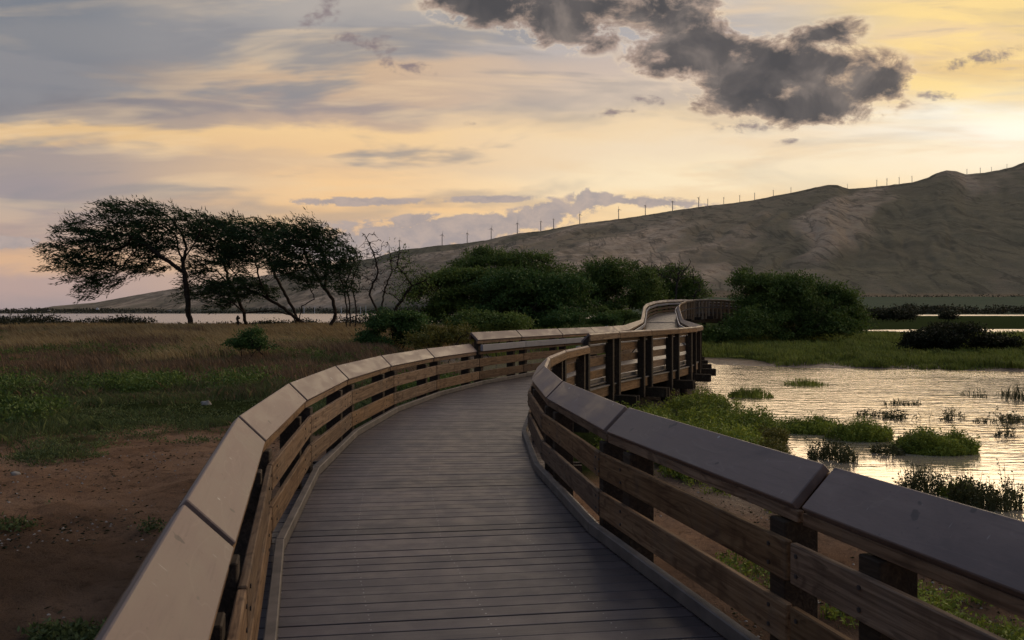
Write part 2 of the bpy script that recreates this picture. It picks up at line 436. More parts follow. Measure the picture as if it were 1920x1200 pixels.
# ================================================================= TERRAIN
POND = np.array([(4.2, 12.2), (7, 10.6), (12, 9), (30, 8), (120, 10), (120, 30), (60, 35), (26, 37.5), (17.4, 40.4), (12.4, 42), (10.5, 45), (8, 49), (3, 51), (-2, 50), (-4.5, 45), (-4, 37), (-1.2, 32.5), (.2, 29), (2.6, 27.6), (5.0, 27), (5.9, 24.5), (6.1, 21), (5.5, 17.5), (4.8, 15.2)])
CH1 = np.array([(52, 127), (62, 114), (90, 110), (200, 106), (420, 104), (420, 138), (200, 136), (110, 134), (80, 138), (60, 133)])
CH2 = np.array([(330, 950), (420, 820), (800, 790), (2400, 760), (3200, 1500), (1500, 1450), (800, 1420), (450, 1300)])
def sdist(poly, x, y):
    """signed distance, negative inside"""
    x = np.asarray(x, float); y = np.asarray(y, float)
    d = np.full(x.shape, 1e18); ins = np.zeros(x.shape, bool)
    n = len(poly)
    for i in range(n):
        a = poly[i]; b = poly[(i+1) % n]; e = b-a
        wx = x-a[0]; wy = y-a[1]
        t = np.clip((wx*e[0]+wy*e[1])/(e@e), 0, 1)
        d = np.minimum(d, (wx-e[0]*t)**2+(wy-e[1]*t)**2)
        c = ((a[1] > y) != (b[1] > y)) & (x < (b[0]-a[0])*(y-a[1])/((b[1]-a[1]) if abs(b[1]-a[1]) > 1e-9 else 1e-9)+a[0])
        ins ^= c
    d = np.sqrt(d); return np.where(ins, -d, d)
WZ = -1.1; SEA = -1.6
def walk_x(y):
    ys = [J[j][1] for j in range(NB0, 26)]; xs = [J[j][0] for j in range(NB0, 26)]
    return np.interp(y, ys, xs)
def ground_z(x, y):
    x = np.asarray(x, float); y = np.asarray(y, float)
    side = x-walk_x(y)                                               # >0 : right of the walkway
    near = -.52-.45*sstep(-.5, 2.5, side)                            # drop across the walkway
    far_left = -.95+1.25*sstep(26, 58, y)*(1-sstep(.0, .22, (x+6)/np.maximum(y, 1)))
    t = sstep(22, 40, y)
    z = near*(1-t)+far_left*t
    z = z+(.10*(fbm(x*.5, y*.5, 3, 1)-.5)*2+.05*(fbm(x*2.2, y*2.2, 3, 5)-.5)*2)*sstep(1, 4, np.hypot(x, y))*(1-.6*sstep(60, 200, y))
    z = z+.35*(fbm(x*.12, y*.12, 3, 9)-.5)*sstep(30, 60, y)*(1-sstep(0, .1, (x)/np.maximum(y, 1)))
    z = z+.014*(fbm(x*11, y*11, 3, 2)-.5)*2*(1-sstep(14, 22, y))
    # sea side: beach falls away beyond the dune on the left
    coast = 72+np.maximum(x+10, 0)*6.0+3*np.sin(x*.07)
    z = z-(z+6.0)*sstep(0, 45, y-coast)*(x < 700)
    for poly, wob in ((POND, .9), (CH1, 3), (CH2, 30)):
        d = sdist(poly, x, y)+wob*(fbm(x*.8/wob, y*.8/wob, 4, 4)-.5)*2
        k = 1 if wob < 2 else wob
        zz = np.where(d < 0, WZ-.35*sstep(0, 1.2*k, -d), WZ+.10*sstep(0, 1.3*k, d))
        z = np.where(d < 2.6*k, zz+(z-zz)*sstep(.9*k, 2.6*k, d), z)
    # keep the soil below the boards
    z = np.where((np.abs(side) < 1.8) & (y < 60), np.minimum(z, -.45), z)
    return z
# polar sheet around the camera foot
angs = np.concatenate([np.linspace(-180, -44, 60)[:-1], np.linspace(-44, 44, 560), np.linspace(44, 180, 60)[1:]])
rad = np.concatenate([[0.01], np.geomspace(.9, 60, 470), np.geomspace(61.5, 6400, 180)])
A_, R_ = np.meshgrid(np.radians(angs), rad, indexing='ij')
gx = np.sin(A_)*R_; gy = np.cos(A_)*R_
gz = ground_z(gx, gy)
na, nr = A_.shape
idx = np.arange(na*nr).reshape(na, nr)
fc = np.stack([idx[:-1, :-1], idx[:-1, 1:], idx[1:, 1:], idx[1:, :-1]], -1).reshape(-1, 4)[:, ::-1]
def veg_mask(x, y):
    """1 where plants cover the soil"""
    side = x-walk_x(y)
    n = fbm(x*.45, y*.45, 4, 21)
    edge_l = 13.4+.16*(x+9)+(n-.5)*7
    left = sstep(-.8, 1.3, y-edge_l)*(side < 0)
    d = sdist(POND, x, y)
    near_r = sstep(12.3, 14, y+(n-.5)*2.5)*(side > 0)*(y < 34)
    farr = (y > 34)*(side > 0)*sstep(.4, 2.2, d+(n-.5)*3)
    return np.clip(left+near_r+farr, 0, 1)
gm, t, bs = material('ground_soil')
tc = t.node('ShaderNodeTexCoord').outputs['Object']
av = t.node('ShaderNodeAttribute', attribute_name='veg').outputs['Fac']
aw = t.node('ShaderNodeAttribute', attribute_name='wet').outputs['Fac']
ad = t.node('ShaderNodeAttribute', attribute_name='dry').outputs['Fac']
n1 = t.noise(tc, .55, 5, .62, .4); n2 = t.noise(tc, 5, 6, .75, .3); n3 = t.noise(tc, 32, 4, .75)
far_d = t.ss(t.sep(tc)[1], 6.5, 10.5)                                 # paler dirt farther out, darker brown close by
dirt = t.mix(far_d, t.ramp(n1, [(.32, (.10, .065, .042, 1)), (.55, (.21, .135, .088, 1)), (.7, (.32, .21, .14, 1))]), t.ramp(n1, [(.30, (.27, .155, .09, 1)), (.5, (.46, .275, .165, 1)), (.66, (.56, .35, .215, 1))]))
dirt = t.mix(t.ss(n2, .50, .68, 0, .6), dirt, (.10, .065, .042, 1))
dirt = t.mix(t.ss(n3, .55, .7, 0, .55), dirt, (.06, .042, .03, 1))
dirt = t.mix(t.ss(n3, .36, .26, 0, .5), dirt, (.36, .24, .16, 1))
soil = t.ramp(n2, [(.35, (.03, .038, .014, 1)), (.6, (.06, .078, .026, 1)), (.75, (.09, .095, .04, 1))])
golden = t.ramp(n2, [(.35, (.10, .07, .035, 1)), (.65, (.24, .17, .08, 1))])
soil = t.mix(ad, soil, golden)
mud = t.ramp(n2, [(.35, (.07, .045, .032, 1)), (.6, (.16, .105, .072, 1))])
c = t.mix(aw, t.mix(av, dirt, soil), mud)
t.l.new(c, bs.inputs['Base Color'])
t.put(bs.inputs['Roughness'], t.m('SUBTRACT', .93, t.m('MULTIPLY', aw, t.ss(n2, .35, .6, .62, .25))))
t.put(bs.inputs['Specular IOR Level'], t.m('MULTIPLY', aw, .5))
bump(t, bs, t.m('ADD', t.m('MULTIPLY', n2, 1.3), t.m('MULTIPLY', n3, 1.3)), 1.0, .06)
g = np_mesh('ground', np.stack([gx, gy, gz], -1).reshape(-1, 3), fc, gm, smooth=True); props(g, kind='structure')
attr(g, 'veg', veg_mask(gx, gy))
dP = sdist(POND, gx, gy)
attr(g, 'wet', np.clip(1-sstep(.3, 3.2, dP), 0, 1)*(gy < 60))
attr(g, 'dry', sstep(30, 46, gy)*(gx < walk_x(gy)-1.5)*(gy < 75))

def flat(name, poly, z, mat):
    me = bpy.data.meshes.new(name); bm = bmesh.new()
    f = bm.faces.new([bm.verts.new((p[0], p[1], z)) for p in poly]); bmesh.ops.recalc_face_normals(bm, faces=[f])
    if f.normal.z < 0: f.normal_flip()
    bm.to_mesh(me); bm.free(); return props(link(name, me, mat), kind='structure')
def mat_water(name, s1, s2, strength, dist, col, rough=.05, stretch=(1, 1, 1)):
    m, t, b = material(name)
    tc = t.node('ShaderNodeTexCoord').outputs['Object']
    mp = t.node('ShaderNodeMapping'); t.l.new(tc, mp.inputs[0]); mp.inputs['Rotation'].default_value = (0, 0, math.radians(-14)); mp.inputs['Scale'].default_value = stretch
    v = mp.outputs[0]
    a = t.noise(v, s1, 3, .55, .6); b2 = t.noise(v, s2, 2, .5, .3)
    calm = t.ss(t.noise(tc, .12, 3, .5), .38, .62, .55, 1.0)
    # calmer, glassier water close to the near shore
    py = t.sep(tc)[1]; near = t.ss(py, 11, 19, .22, 1.0)
    h = t.m('MULTIPLY', t.m('ADD', a, t.m('MULTIPLY', b2, .45)), t.m('MULTIPLY', calm, near))
    b.inputs['Base Color'].default_value = col; b.inputs['Roughness'].default_value = rough; b.inputs['Metallic'].default_value = .6
    t.put(b.inputs['Roughness'], t.ss(py, 13, 22, rough*.5, rough))
    b.inputs['IOR'].default_value = 1.333; b.inputs['Specular IOR Level'].default_value = .5
    bump(t, b, h, strength, dist)
    return m
M['pond'] = mat_water('pond_water', 1.5, 4.3, 1.0, .045, (.86, .70, .49, 1), .10, (.42, 1.5, 1))
M['far_water'] = mat_water('channel_water', 1.2, 4, 1.0, .06, (.7, .62, .52, 1), .32, (.5, 1.5, 1))
M['sea'] = mat_water('sea_water', .5, 2.0, 1.0, .12, (.5, .45, .44, 1), .25, (.5, 1, 1))
bb = lambda poly, m: [(poly[:, 0].min()-m, poly[:, 1].min()-m), (poly[:, 0].max()+m, poly[:, 1].min()-m), (poly[:, 0].max()+m, poly[:, 1].max()+m), (poly[:, 0].min()-m, poly[:, 1].max()+m)]
flat('pond_water', bb(POND, 3), WZ, M['pond'])
flat('marsh_channel', bb(CH1, 8), WZ, M['far_water'])
flat('salt_pond', bb(CH2, 60), WZ, M['far_water'])
flat('sea', [(-8200, 70), (60, 70), (700, 480), (700, 900), (0, 6500), (-8200, 6500)], SEA, M['sea'])

# ---------------------------------------------------------------- hills
rx = [-1500, -600, -200, 0, 60, 100, 180, 240, 320, 400, 500, 600, 700, 750, 830, 880, 920, 970, 1015, 1040, 1087, 1160, 1210, 1260, 1310, 1360, 1410, 1490, 1530, 1552, 1570, 1592, 1640, 1710, 1740, 1757, 1775, 1792, 1812, 1840, 1860, 1880, 1900, 1925, 1990, 2150, 2500, 3200, 4200]
ry = [588, 588, 588, 586, 581, 574, 567, 556, 542, 532, 516, 500, 484, 469, 460, 455.5, 449, 438, 434, 429, 420, 411.5, 404, 396, 389, 383, 376.5, 361, 352, 347.5, 348, 355, 351, 343, 334, 325, 320.5, 322, 328, 325.5, 322, 318.5, 314, 303, 285, 255, 235, 230, 260]
from math import pi
hx = np.concatenate([np.arange(-1500, -40, 16), np.arange(-40, 1960, 3), np.arange(1960, 4200, 16)]).astype(float)
RIDGE = 5900.
def ridge_z(px): return CH+(587-np.interp(px, rx, ry))*RIDGE/F
def base_D(px): return np.interp(px, [-1500, 300, 700, 900, 1150, 4200], [5000, 4750, 3800, 2600, 1560, 1500])
nrow = 190
tt = np.linspace(0, 1, nrow)
HX, TT = np.meshgrid(hx, tt, indexing='ij')
BD = base_D(HX); D = BD+(RIDGE-BD)*TT
RZ = ridge_z(HX)
# profile: coastal plain on the right, then the slope to the ridge
sl = (D-BD)/(RIDGE-BD)
plain = np.interp(D, [1500, 1700, 2400, 3000, 3100], [-1.2, 2, 46, 74, 80])
kright = sstep(900, 1250, HX)
k0 = (3000-BD)/(RIDGE-BD)
sm = np.clip((sl-k0)/(1-k0), 0, 1)
zr = np.where(D < 3000, plain, 74+(RZ-74)*(sm**.93))
zl = SEA-.5+(RZ-SEA)*(.10*sstep(0, .12, sl)+.90*np.clip((sl-.05)/.95, 0, 1)**1.08)
Z = zl*(1-kright)+zr*kright
X = PX(HX, D)
wx = X+.55*(RIDGE-D)+260*(fbm(X/900, D/900, 3, 31)-.5)
gul = 1-np.abs(2*fbm(wx/520, D/2400, 4, 33)-1)                        # ridged: gullies run down the slope
gul2 = 1-np.abs(2*fbm(wx/170+5, D/700, 3, 35)-1)
dome = fbm(X/650, D/650, 4, 37)
amp = np.minimum(RZ, 900)*sstep(.02, .2, sm*kright+sl*(1-kright))*(1-sstep(.80, .985, TT))
Z = Z-amp*.05*(gul-.6)-amp*.045*(gul2-.6)+amp*.07*(dome-.5)
Z += (fbm(X/60, D/60, 4, 39)-.5)*np.minimum(RZ*.03, 14)*sstep(.1, .3, TT)*(1-.6*sstep(.97, 1, TT))
# keep everything below the sight line of the ridge
lim = CH+(RZ-CH)*(D/RIDGE)*.985+.0
Z = np.where((TT < .99), np.minimum(Z, np.where(lim > 0, lim, Z)), RZ+(fbm(X/35, D/35, 3, 41)-.5)*np.minimum(RZ*.02, 7))
# back side
HXb = np.repeat(hx[:, None], 3, 1); Db = np.array([[6100, 6700, 7600]])+0*HXb
Zb = np.stack([ridge_z(hx)*.985-4, ridge_z(hx)*.8-30, np.full(len(hx), -20.)], 1)
Xa = np.concatenate([X, PX(HXb[:, :], RIDGE)+(HXb-960)/F*(Db-RIDGE)], 1); Da = np.concatenate([D, Db], 1); Za = np.concatenate([Z, Zb], 1)
na, nr = Xa.shape; idx = np.arange(na*nr).reshape(na, nr)
fc = np.stack([idx[:-1, :-1], idx[:-1, 1:], idx[1:, 1:], idx[1:, :-1]], -1).reshape(-1, 4)[:, ::-1]
hm_, t, bs = material('hillside')
tc = t.node('ShaderNodeTexCoord').outputs['Object']
hv = t.node('ShaderNodeAttribute', attribute_name='scrub').outputs['Fac']
fl = t.node('ShaderNodeAttribute', attribute_name='field').outputs['Fac']
v = t.scalev(tc, (.001, .001, .001))
n1 = t.noise(t.scalev(v, (1, .6, 1)), 2.2, 6, .62, .5); n2 = t.noise(v, 17, 6, .7, .3); n3 = t.noise(v, 75, 4, .75)
c = t.ramp(n2, [(.34, (.29, .21, .14, 1)), (.5, (.50, .375, .255, 1)), (.66, (.70, .54, .38, 1))])
sc = t.m('ADD', hv, t.m('MULTIPLY_ADD', n2, 1.1, -.55))
c = t.mix(t.ss(sc, .35, 1.05, 0, .85), c, (.15, .14, .08, 1))
c = t.mix(t.ss(n3, .57, .70, 0, .8), c, (.07, .065, .04, 1))
c = t.mix(t.ss(n1, .50, .62, 0, .6), c, (.16, .135, .085, 1))
mg = t.node('ShaderNodeMapping'); t.l.new(v, mg.inputs[0]); mg.inputs['Rotation'].default_value = (0, 0, math.radians(24)); mg.inputs['Scale'].default_value = (4.2, 1.1, 1)
gl = t.m('ABSOLUTE', t.m('SUBTRACT', t.noise(mg.outputs[0], 1, 5, .6, .7), .5))      # darker gully lines drawn in the colour
c = t.mix(t.ss(gl, .035, .0, 0, .62), c, (.09, .082, .055, 1))
gr = t.ramp(n2, [(.3, (.055, .085, .05, 1)), (.7, (.085, .12, .065, 1))])
tan = t.ramp(n2, [(.3, (.16, .12, .075, 1)), (.7, (.25, .19, .115, 1))])
c = t.mix(t.ss(fl, .5, .55), c, tan); c = t.mix(t.ss(fl, 1.5, 1.55), c, gr)
t.l.new(c, bs.inputs['Base Color']); bs.inputs['Roughness'].default_value = .95; bs.inputs['Specular IOR Level'].default_value = .08
bump(t, bs, t.m('ADD', n2, t.m('MULTIPLY', n3, .5)), .4, 20)
hills = np_mesh('hills', np.stack([Xa, Da, Za], -1).reshape(-1, 3), fc, hm_, smooth=True); props(hills, kind='structure')
HXa = np.concatenate([HX, HXb], 1)
scrub = .62*sstep(1250, 1850, HXa)*(1-.5*sstep(500, 900, Za))+.55*sstep(.5, .9, np.concatenate([gul, np.zeros_like(Zb)], 1))+.2
band = sstep(1150, 700, HXa)*sstep(.80, .90, Za/np.maximum(ridge_z(HXa), 1))*(HXa > 640)     # darker shade of a steeper upper face, put into the colour
coastal = (1-kright.max(1))[:, None]*(1-sstep(12, 38, Za))
attr(hills, 'scrub', np.clip(scrub+band+coastal*1.2, 0, 1.6))
fb = Da+120*(fbm(Xa/300, Da/300, 2, 51)-.5)
fld = np.where((fb > 2560) & (fb < 3010), 1., 0.)+np.where((fb > 1500) & (fb <= 2560), 2., 0.)
attr(hills, 'field', fld*(HXa > 1180))

# ================================================================= SKY
world = bpy.data.worlds.new('World'); scn.world = world; world.use_nodes = True
SUN_AZ, SUN_EL = math.radians(47), math.radians(13)
t = NT(world.node_tree); bg = t.n['Background']
tcg = t.node('ShaderNodeTexCoord').outputs['Generated']
d = t.v('NORMALIZE', tcg)
sx, sy, sz = t.sep(d)
yy = t.m('MAXIMUM', sy, .22)
U = t.m('DIVIDE', sx, yy); V = t.m('DIVIDE', sz, yy)                    # tangent of bearing and of elevation
UV = t.xyz(U, V, 0.0)
def uvpx(x, y): return ((x-960)/F, (587-y)/F)
# warp for wisps
w1 = t.noise(t.scalev(UV, (2.2, 7.5, 1)), 1, 4, .55, .4)
w2 = t.noise(t.scalev(UV, (6, 26, 1)), 1, 4, .6, .4)
wv = t.m('ADD', t.m('MULTIPLY_ADD', w1, .085, -.0425), t.m('MULTIPLY_ADD', w2, .05, -.025))
yn = t.m('MULTIPLY_ADD', t.m('ADD', V, wv), -F/640, 587/640)            # 0 at the top edge, .92 at the horizon
def col_ramp(stops): return t.ramp(yn, [(min(max(y/640, 0), 1), srgb(*c)) for y, c in stops], 'EASE')
r0 = col_ramp([(0, (122, 127, 136)), (60, (134, 135, 140)), (150, (121, 125, 135)), (195, (128, 127, 133)), (228, (150, 141, 139)), (250, (222, 186, 138)), (275, (224, 188, 142)), (305, (166, 152, 147)), (360, (158, 147, 149)), (430, (182, 158, 148)), (480, (216, 176, 142)), (520, (182, 157, 150)), (600, (163, 148, 148))])
r1 = col_ramp([(0, (176, 168, 162)), (60, (158, 154, 154)), (100, (160, 153, 150)), (135, (206, 176, 146)), (170, (198, 170, 146)), (203, (162, 148, 144)), (222, (190, 166, 148)), (250, (240, 203, 152)), (285, (236, 198, 150)), (310, (224, 190, 152)), (350, (242, 202, 152)), (400, (238, 194, 142)), (450, (206, 176, 150)), (600, (190, 162, 146))])
r2 = col_ramp([(0, (205, 192, 180)), (60, (192, 186, 186)), (120, (200, 184, 174)), (185, (218, 198, 178)), (230, (240, 214, 176)), (280, (240, 219, 188)), (340, (250, 230, 194)), (400, (248, 216, 168)), (460, (240, 204, 160)), (600, (214, 184, 150))])
r3 = col_ramp([(0, (238, 208, 150)), (60, (248, 216, 150)), (115, (236, 202, 142)), (170, (246, 222, 168)), (220, (255, 246, 226)), (260, (252, 242, 224)), (300, (254, 238, 208)), (400, (252, 222, 174)), (600, (235, 202, 155))])
base = t.mix(t.ss(U, *[uvpx(v, 0)[0] for v in (60, 640)]), r0, r1)
base = t.mix(t.ss(U, *[uvpx(v, 0)[0] for v in (620, 1280)]), base, r2)
base = t.mix(t.ss(U, *[uvpx(v, 0)[0] for v in (1300, 1860)]), base, r3)
# cirrus: bright and grey streaks, fanning slightly upward to the right
mp = t.node('ShaderNodeMapping'); t.l.new(UV, mp.inputs[0]); mp.inputs['Rotation'].default_value = (0, 0, math.radians(-9)); mp.inputs['Scale'].default_value = (3.4, 24, 1)
s1 = t.noise(mp.outputs[0], 1, 4, .55, .5)
hi_ = t.ss(V, .02, .22); 
ulw = t.m('SUBTRACT', 1.0, t.m('MULTIPLY', t.m('MULTIPLY', t.ss(U, -.15, -.5), t.ss(V, .2, .3)), .72))
base = t.mix(t.m('MULTIPLY', t.m('MULTIPLY', t.ss(s1, .48, .66, 0, .6), hi_), ulw), base, srgb(236, 206, 166))
mp2 = t.node('ShaderNodeMapping'); t.l.new(UV, mp2.inputs[0]); mp2.inputs['Location'].default_value = (3, 7, 0); mp2.inputs['Scale'].default_value = (3.2, 15, 1)
s2 = t.noise(mp2.outputs[0], 1, 4, .58, .5)
leftw = t.ss(U, uvpx(1500, 0)[0], uvpx(500, 0)[0], .25, 1)
base = t.mix(t.m('MULTIPLY', t.m('MULTIPLY', t.ss(s2, .47, .62, 0, .85), hi_), leftw), base, srgb(140, 139, 143))
# golden fan streaks in the upper right
mp3 = t.node('ShaderNodeMapping'); t.l.new(UV, mp3.inputs[0]); mp3.inputs['Rotation'].default_value = (0, 0, math.radians(-24)); mp3.inputs['Scale'].default_value = (4.5, 30, 1)
s3 = t.noise(mp3.outputs[0], 1, 4, .6, .5)
rw = t.m('MULTIPLY', t.ss(U, uvpx(1480, 0)[0], uvpx(1750, 0)[0]), t.ss(V, uvpx(0, 250)[1], uvpx(0, 170)[1]))
base = t.mix(t.m('MULTIPLY', t.ss(s3, .47, .62, 0, .75), rw), base, srgb(255, 222, 150))
base = t.mix(t.m('MULTIPLY', t.ss(s3, .46, .34, 0, .6), rw), base, srgb(196, 178, 160))
def blobs(lst, noise_amt, nscale, seed, lo, hi):
    acc = None
    for (x, y, ax, ay, rot) in lst:
        m_ = t.node('ShaderNodeMapping', vector_type='TEXTURE'); t.l.new(UV, m_.inputs[0])
        u_, v_ = uvpx(x, y)
        m_.inputs['Location'].default_value = (u_, v_, 0); m_.inputs['Rotation'].default_value = (0, 0, math.radians(rot)); m_.inputs['Scale'].default_value = (ax/F, ay/F, 1)
        g_ = t.node('ShaderNodeTexGradient', gradient_type='QUADRATIC_SPHERE'); t.l.new(m_.outputs[0], g_.inputs[0])
        acc = g_.outputs[1] if acc is None else t.m('ADD', acc, g_.outputs[1])
    vv = t.v('ADD', t.scalev(UV, (1, 1.5, 1)), (seed, seed*1.7, 0))
    nz = t.noise(vv, nscale, 5, .66, .25)
    k = t.m('MULTIPLY', t.ss(acc, 0, .16), t.m('MULTIPLY_ADD', nz, noise_amt, -noise_amt/2))
    return t.m('ADD', t.m('MINIMUM', acc, .75), k), nz
# lavender low clouds along the hill, then the dark cumulus
lav, nzl = blobs([(985, 412, 150, 34, 4), (1030, 396, 60, 34, 0), (870, 416, 150, 22, 0), (775, 410, 60, 16, 12), (1105, 374, 55, 36, 0), (670, 378, 210, 13, 0), (920, 373, 140, 11, 1), (1210, 378, 190, 17, -3), (800, 446, 330, 52, -2), (15, 455, 100, 18, 0), (640, 470, 200, 36, 0)], 2.2, 30, 3.3, 0, 0)
lv = t.ss(lav, .02, .34, 0, .9)
base = t.mix(lv, base, t.mix(t.ss(nzl, .35, .65), srgb(156, 148, 151), srgb(178, 163, 158)))
sm_, nzs = blobs([(765, 126, 80, 24, -12), (705, 84, 62, 30, 0), (652, 72, 60, 22, 0), (612, 12, 40, 52, 0), (578, 42, 40, 22, 30), (1213, 188, 52, 16, -8), (1150, 211, 60, 15, 5), (1395, 236, 85, 20, 0), (1745, 180, 95, 14, 0), (1480, 266, 40, 10, 0), (888, 232, 26, 9, 0), (1840, 110, 130, 24, 12)], 3.4, 44, 8.1, 0, 0)
base = t.mix(t.ss(sm_, .0, 1.1, 0, .9), base, srgb(134, 121, 124))
big, nzb = blobs([(930, 8, 190, 66, -4), (1060, 12, 200, 84, 0), (1070, 66, 130, 50, -6), (880, 2, 120, 60, 0), (1262, 36, 150, 96, 0), (1270, 100, 120, 64, 8), (1225, 112, 90, 40, 0), (1400, 120, 190, 84, -10), (1500, 150, 260, 104, -8), (1602, 152, 190, 90, 0), (1490, 206, 130, 56, -4), (1365, 176, 130, 60, 0), (1545, 66, 130, 40, 14), (1440, 160, 160, 90, 0)], 2.5, 17, 1.2, 0, 0)
edge_ = t.m('MULTIPLY', t.ss(big, .01, .08), t.ss(big, .24, .10))
base = t.mix(t.m('MULTIPLY', edge_, .22), base, srgb(255, 232, 196))
rim = t.ss(big, .0, .34, 0, .7)
base = t.mix(rim, base, srgb(190, 160, 140))
body = t.ss(big, .04, .66, 0, .97)
vv = t.v('ADD', UV, (4.4, 2.2, 0)); nd = t.noise(vv, 16, 4, .55, .5)
cc = t.ramp(nd, [(.32, srgb(70, 71, 75)), (.5, srgb(90, 87, 88)), (.66, srgb(126, 117, 112))])
base = t.mix(body, base, cc)
# bright white gleam where the sun is about to touch the ridge
gm_ = t.node('ShaderNodeMapping', vector_type='TEXTURE'); t.l.new(UV, gm_.inputs[0]); u_, v_ = uvpx(1915, 240)
gm_.inputs['Location'].default_value = (u_, v_, 0); gm_.inputs['Scale'].default_value = (330/F, 130/F, 1)
gg = t.node('ShaderNodeTexGradient', gradient_type='QUADRATIC_SPHERE'); t.l.new(gm_.outputs[0], gg.inputs[0])
base = t.mix(t.m('MULTIPLY', gg.outputs[1], .6), base, (1.15, 1.05, .85, 1))
# overhead and behind: dim blue-grey dusk over a Nishita sky
sky = t.node('ShaderNodeTexSky', sky_type='NISHITA'); sky.sun_disc = False
sky.sun_elevation = SUN_EL; sky.sun_rotation = SUN_AZ; sky.air_density = 1.0; sky.dust_density = 2.0
nsk = t.v('MULTIPLY', sky.outputs[0], (.05, .05, .05))
back = t.mix(t.ss(sz, .0, .6), srgb(62, 60, 70), srgb(104, 120, 147))
back = t.mix(t.ss(t.noise(t.scalev(d, (1, 1, 3)), 2.2, 5, .6, .5), .4, .65, 0, .5), back, srgb(122, 120, 126))
back = t.mix(.15, back, nsk)
base = t.v('MULTIPLY', base, t.xyz(*[t.ss(U, .66, 1.1, 1, k_) for k_ in (1.5, 1.38, 1.2)]))   # the sunset side beyond the frame is brighter
base = t.mix(t.ss(U, -.72, -1.5), base, back)
base = t.mix(t.ss(V, .40, .62), base, back)
base = t.mix(t.ss(t.m('MULTIPLY_ADD', t.m('MAXIMUM', sx, 0.0), .55, sy), .50, .12), base, back)
t.l.new(base, bg.inputs['Color']); bg.inputs['Strength'].default_value = 1.05

sun = bpy.data.lights.new('sun', 'SUN'); sun.energy = 1.9; sun.angle = math.radians(80); sun.color = (1, .76, .5)
so = bpy.data.objects.new('sun', sun); COL.objects.link(so)
sd = Vector((math.sin(SUN_AZ)*math.cos(SUN_EL), math.cos(SUN_AZ)*math.cos(SUN_EL), math.sin(SUN_EL)))
so.rotation_euler = (-sd).to_track_quat('-Z', 'Y').to_euler()

# ================================================================= PLANT MAKERS
def leaves(cent, dirs, length, width, spread=.6, curl=.0):
    """diamond leaves: cent (n,3), dirs (n,3)"""
    n = len(cent); r = rng.normal(size=(n, 3))
    dd = dirs+spread*r; dd /= np.linalg.norm(dd, axis=1, keepdims=True)+1e-9
    q = rng.normal(size=(n, 3)); sd_ = np.cross(dd, q); sd_ /= np.linalg.norm(sd_, axis=1, keepdims=True)+1e-9
    L = (length*rng.uniform(.6, 1.3, n))[:, None]; Wd = (width*rng.uniform(.7, 1.3, n))[:, None]/2
    mid = cent+dd*L*.45
    v = np.stack([cent, mid+sd_*Wd, cent+dd*L, mid-sd_*Wd], 1).reshape(-1, 3)
    return v, np.arange(4*n).reshape(n, 4)
def blades(base, h, w, lean, leanv=.35):
    """tapered grass blades as 2-segment strips; base (n,3)"""
    n = len(base)
    ang = rng.uniform(0, 2*np.pi, n)
    ln = np.stack([np.cos(ang), np.sin(ang), np.zeros(n)], 1)*leanv*rng.uniform(.2, 1, n)[:, None]+np.asarray(lean)
    sdv = np.stack([np.cos(ang+1.2), np.sin(ang+1.2)*.5, np.zeros(n)], 1)
    h = np.asarray(h)[:, None]*rng.uniform(.55, 1.2, n)[:, None]; w = np.asarray(w)[:, None] if np.ndim(w) else w
    up = np.array([0, 0, 1.])
    p1 = base+h*.55*(up+ln*.5); p2 = base+h*(up*.95+ln*1.3)
    v = np.stack([base-sdv*w*.5, base+sdv*w*.5, p1+sdv*w*.4, p2, p1-sdv*w*.4], 1).reshape(-1, 3)
    return v, np.arange(5*n).reshape(n, 5)
def merge(parts):
    vs = []; fs = []; k = 0
    for v, f in parts: vs.append(v); fs.append(f+k); k += len(v)
    return np.concatenate(vs), np.concatenate(fs)

def colonize(seeds, att, step, infl, kill, iters, trop=(0, 0, 0), jit=.25):
    """space colonisation; seeds: list of polylines sharing roots. Returns pos, parent"""
    pos = []; par = []
    for pl in seeds:
        start = None
        pl = [np.asarray(p, float) for p in pl]
        # attach to the nearest existing node if close
        if pos:
            dd = np.linalg.norm(np.array(pos)-pl[0], axis=1); k = int(dd.argmin())
            start = k if dd[k] < step*2.5 else None
        last = start
        if last is None: pos.append(pl[0]); par.append(-1); last = len(pos)-1
        for a, b in zip(pl[:-1], pl[1:]):
            n = max(1, int(np.linalg.norm(b-a)/step))
            for i in range(1, n+1):
                q = a+(b-a)*i/n+rng.normal(size=3)*step*.10
                pos.append(q); par.append(last); last = len(pos)-1
    pos = np.array(pos); par = list(par)
    att = np.array(att); dmat = np.linalg.norm(att[:, None]-pos[None], axis=2)
    near = dmat.argmin(1); nd = dmat.min(1)
    trop = np.asarray(trop, float); nch = np.zeros(len(pos)+20000, int)
    for it in range(iters):
        act = nd < infl
        if not act.any() or len(att) == 0: break
        dv = att[act]-pos[near[act]]; dv /= np.linalg.norm(dv, axis=1, keepdims=True)+1e-9
        acc = np.zeros((len(pos), 3)); np.add.at(acc, near[act], dv)
        ids = np.unique(near[act]); ids = ids[nch[ids] < 4]
        if len(ids) == 0: break
        g_ = acc[ids]; g_ /= np.linalg.norm(g_, axis=1, keepdims=True)+1e-9
        g_ = g_+trop+rng.normal(size=g_.shape)*jit; g_ /= np.linalg.norm(g_, axis=1, keepdims=True)
        new = pos[ids]+g_*step
        nch[ids] += 1
        k0_ = len(pos); pos = np.concatenate([pos, new]); par += ids.tolist()
        if len(pos) > 9000: break
        dn = np.linalg.norm(att[:, None]-new[None], axis=2); m_ = dn.min(1); am = dn.argmin(1)+k0_
        upd = m_ < nd; nd = np.where(upd, m_, nd); near = np.where(upd, am, near)
        keep = nd > kill; att = att[keep]; nd = nd[keep]; near = near[keep]
        if len(att) == 0: break
    return pos, np.array(par)
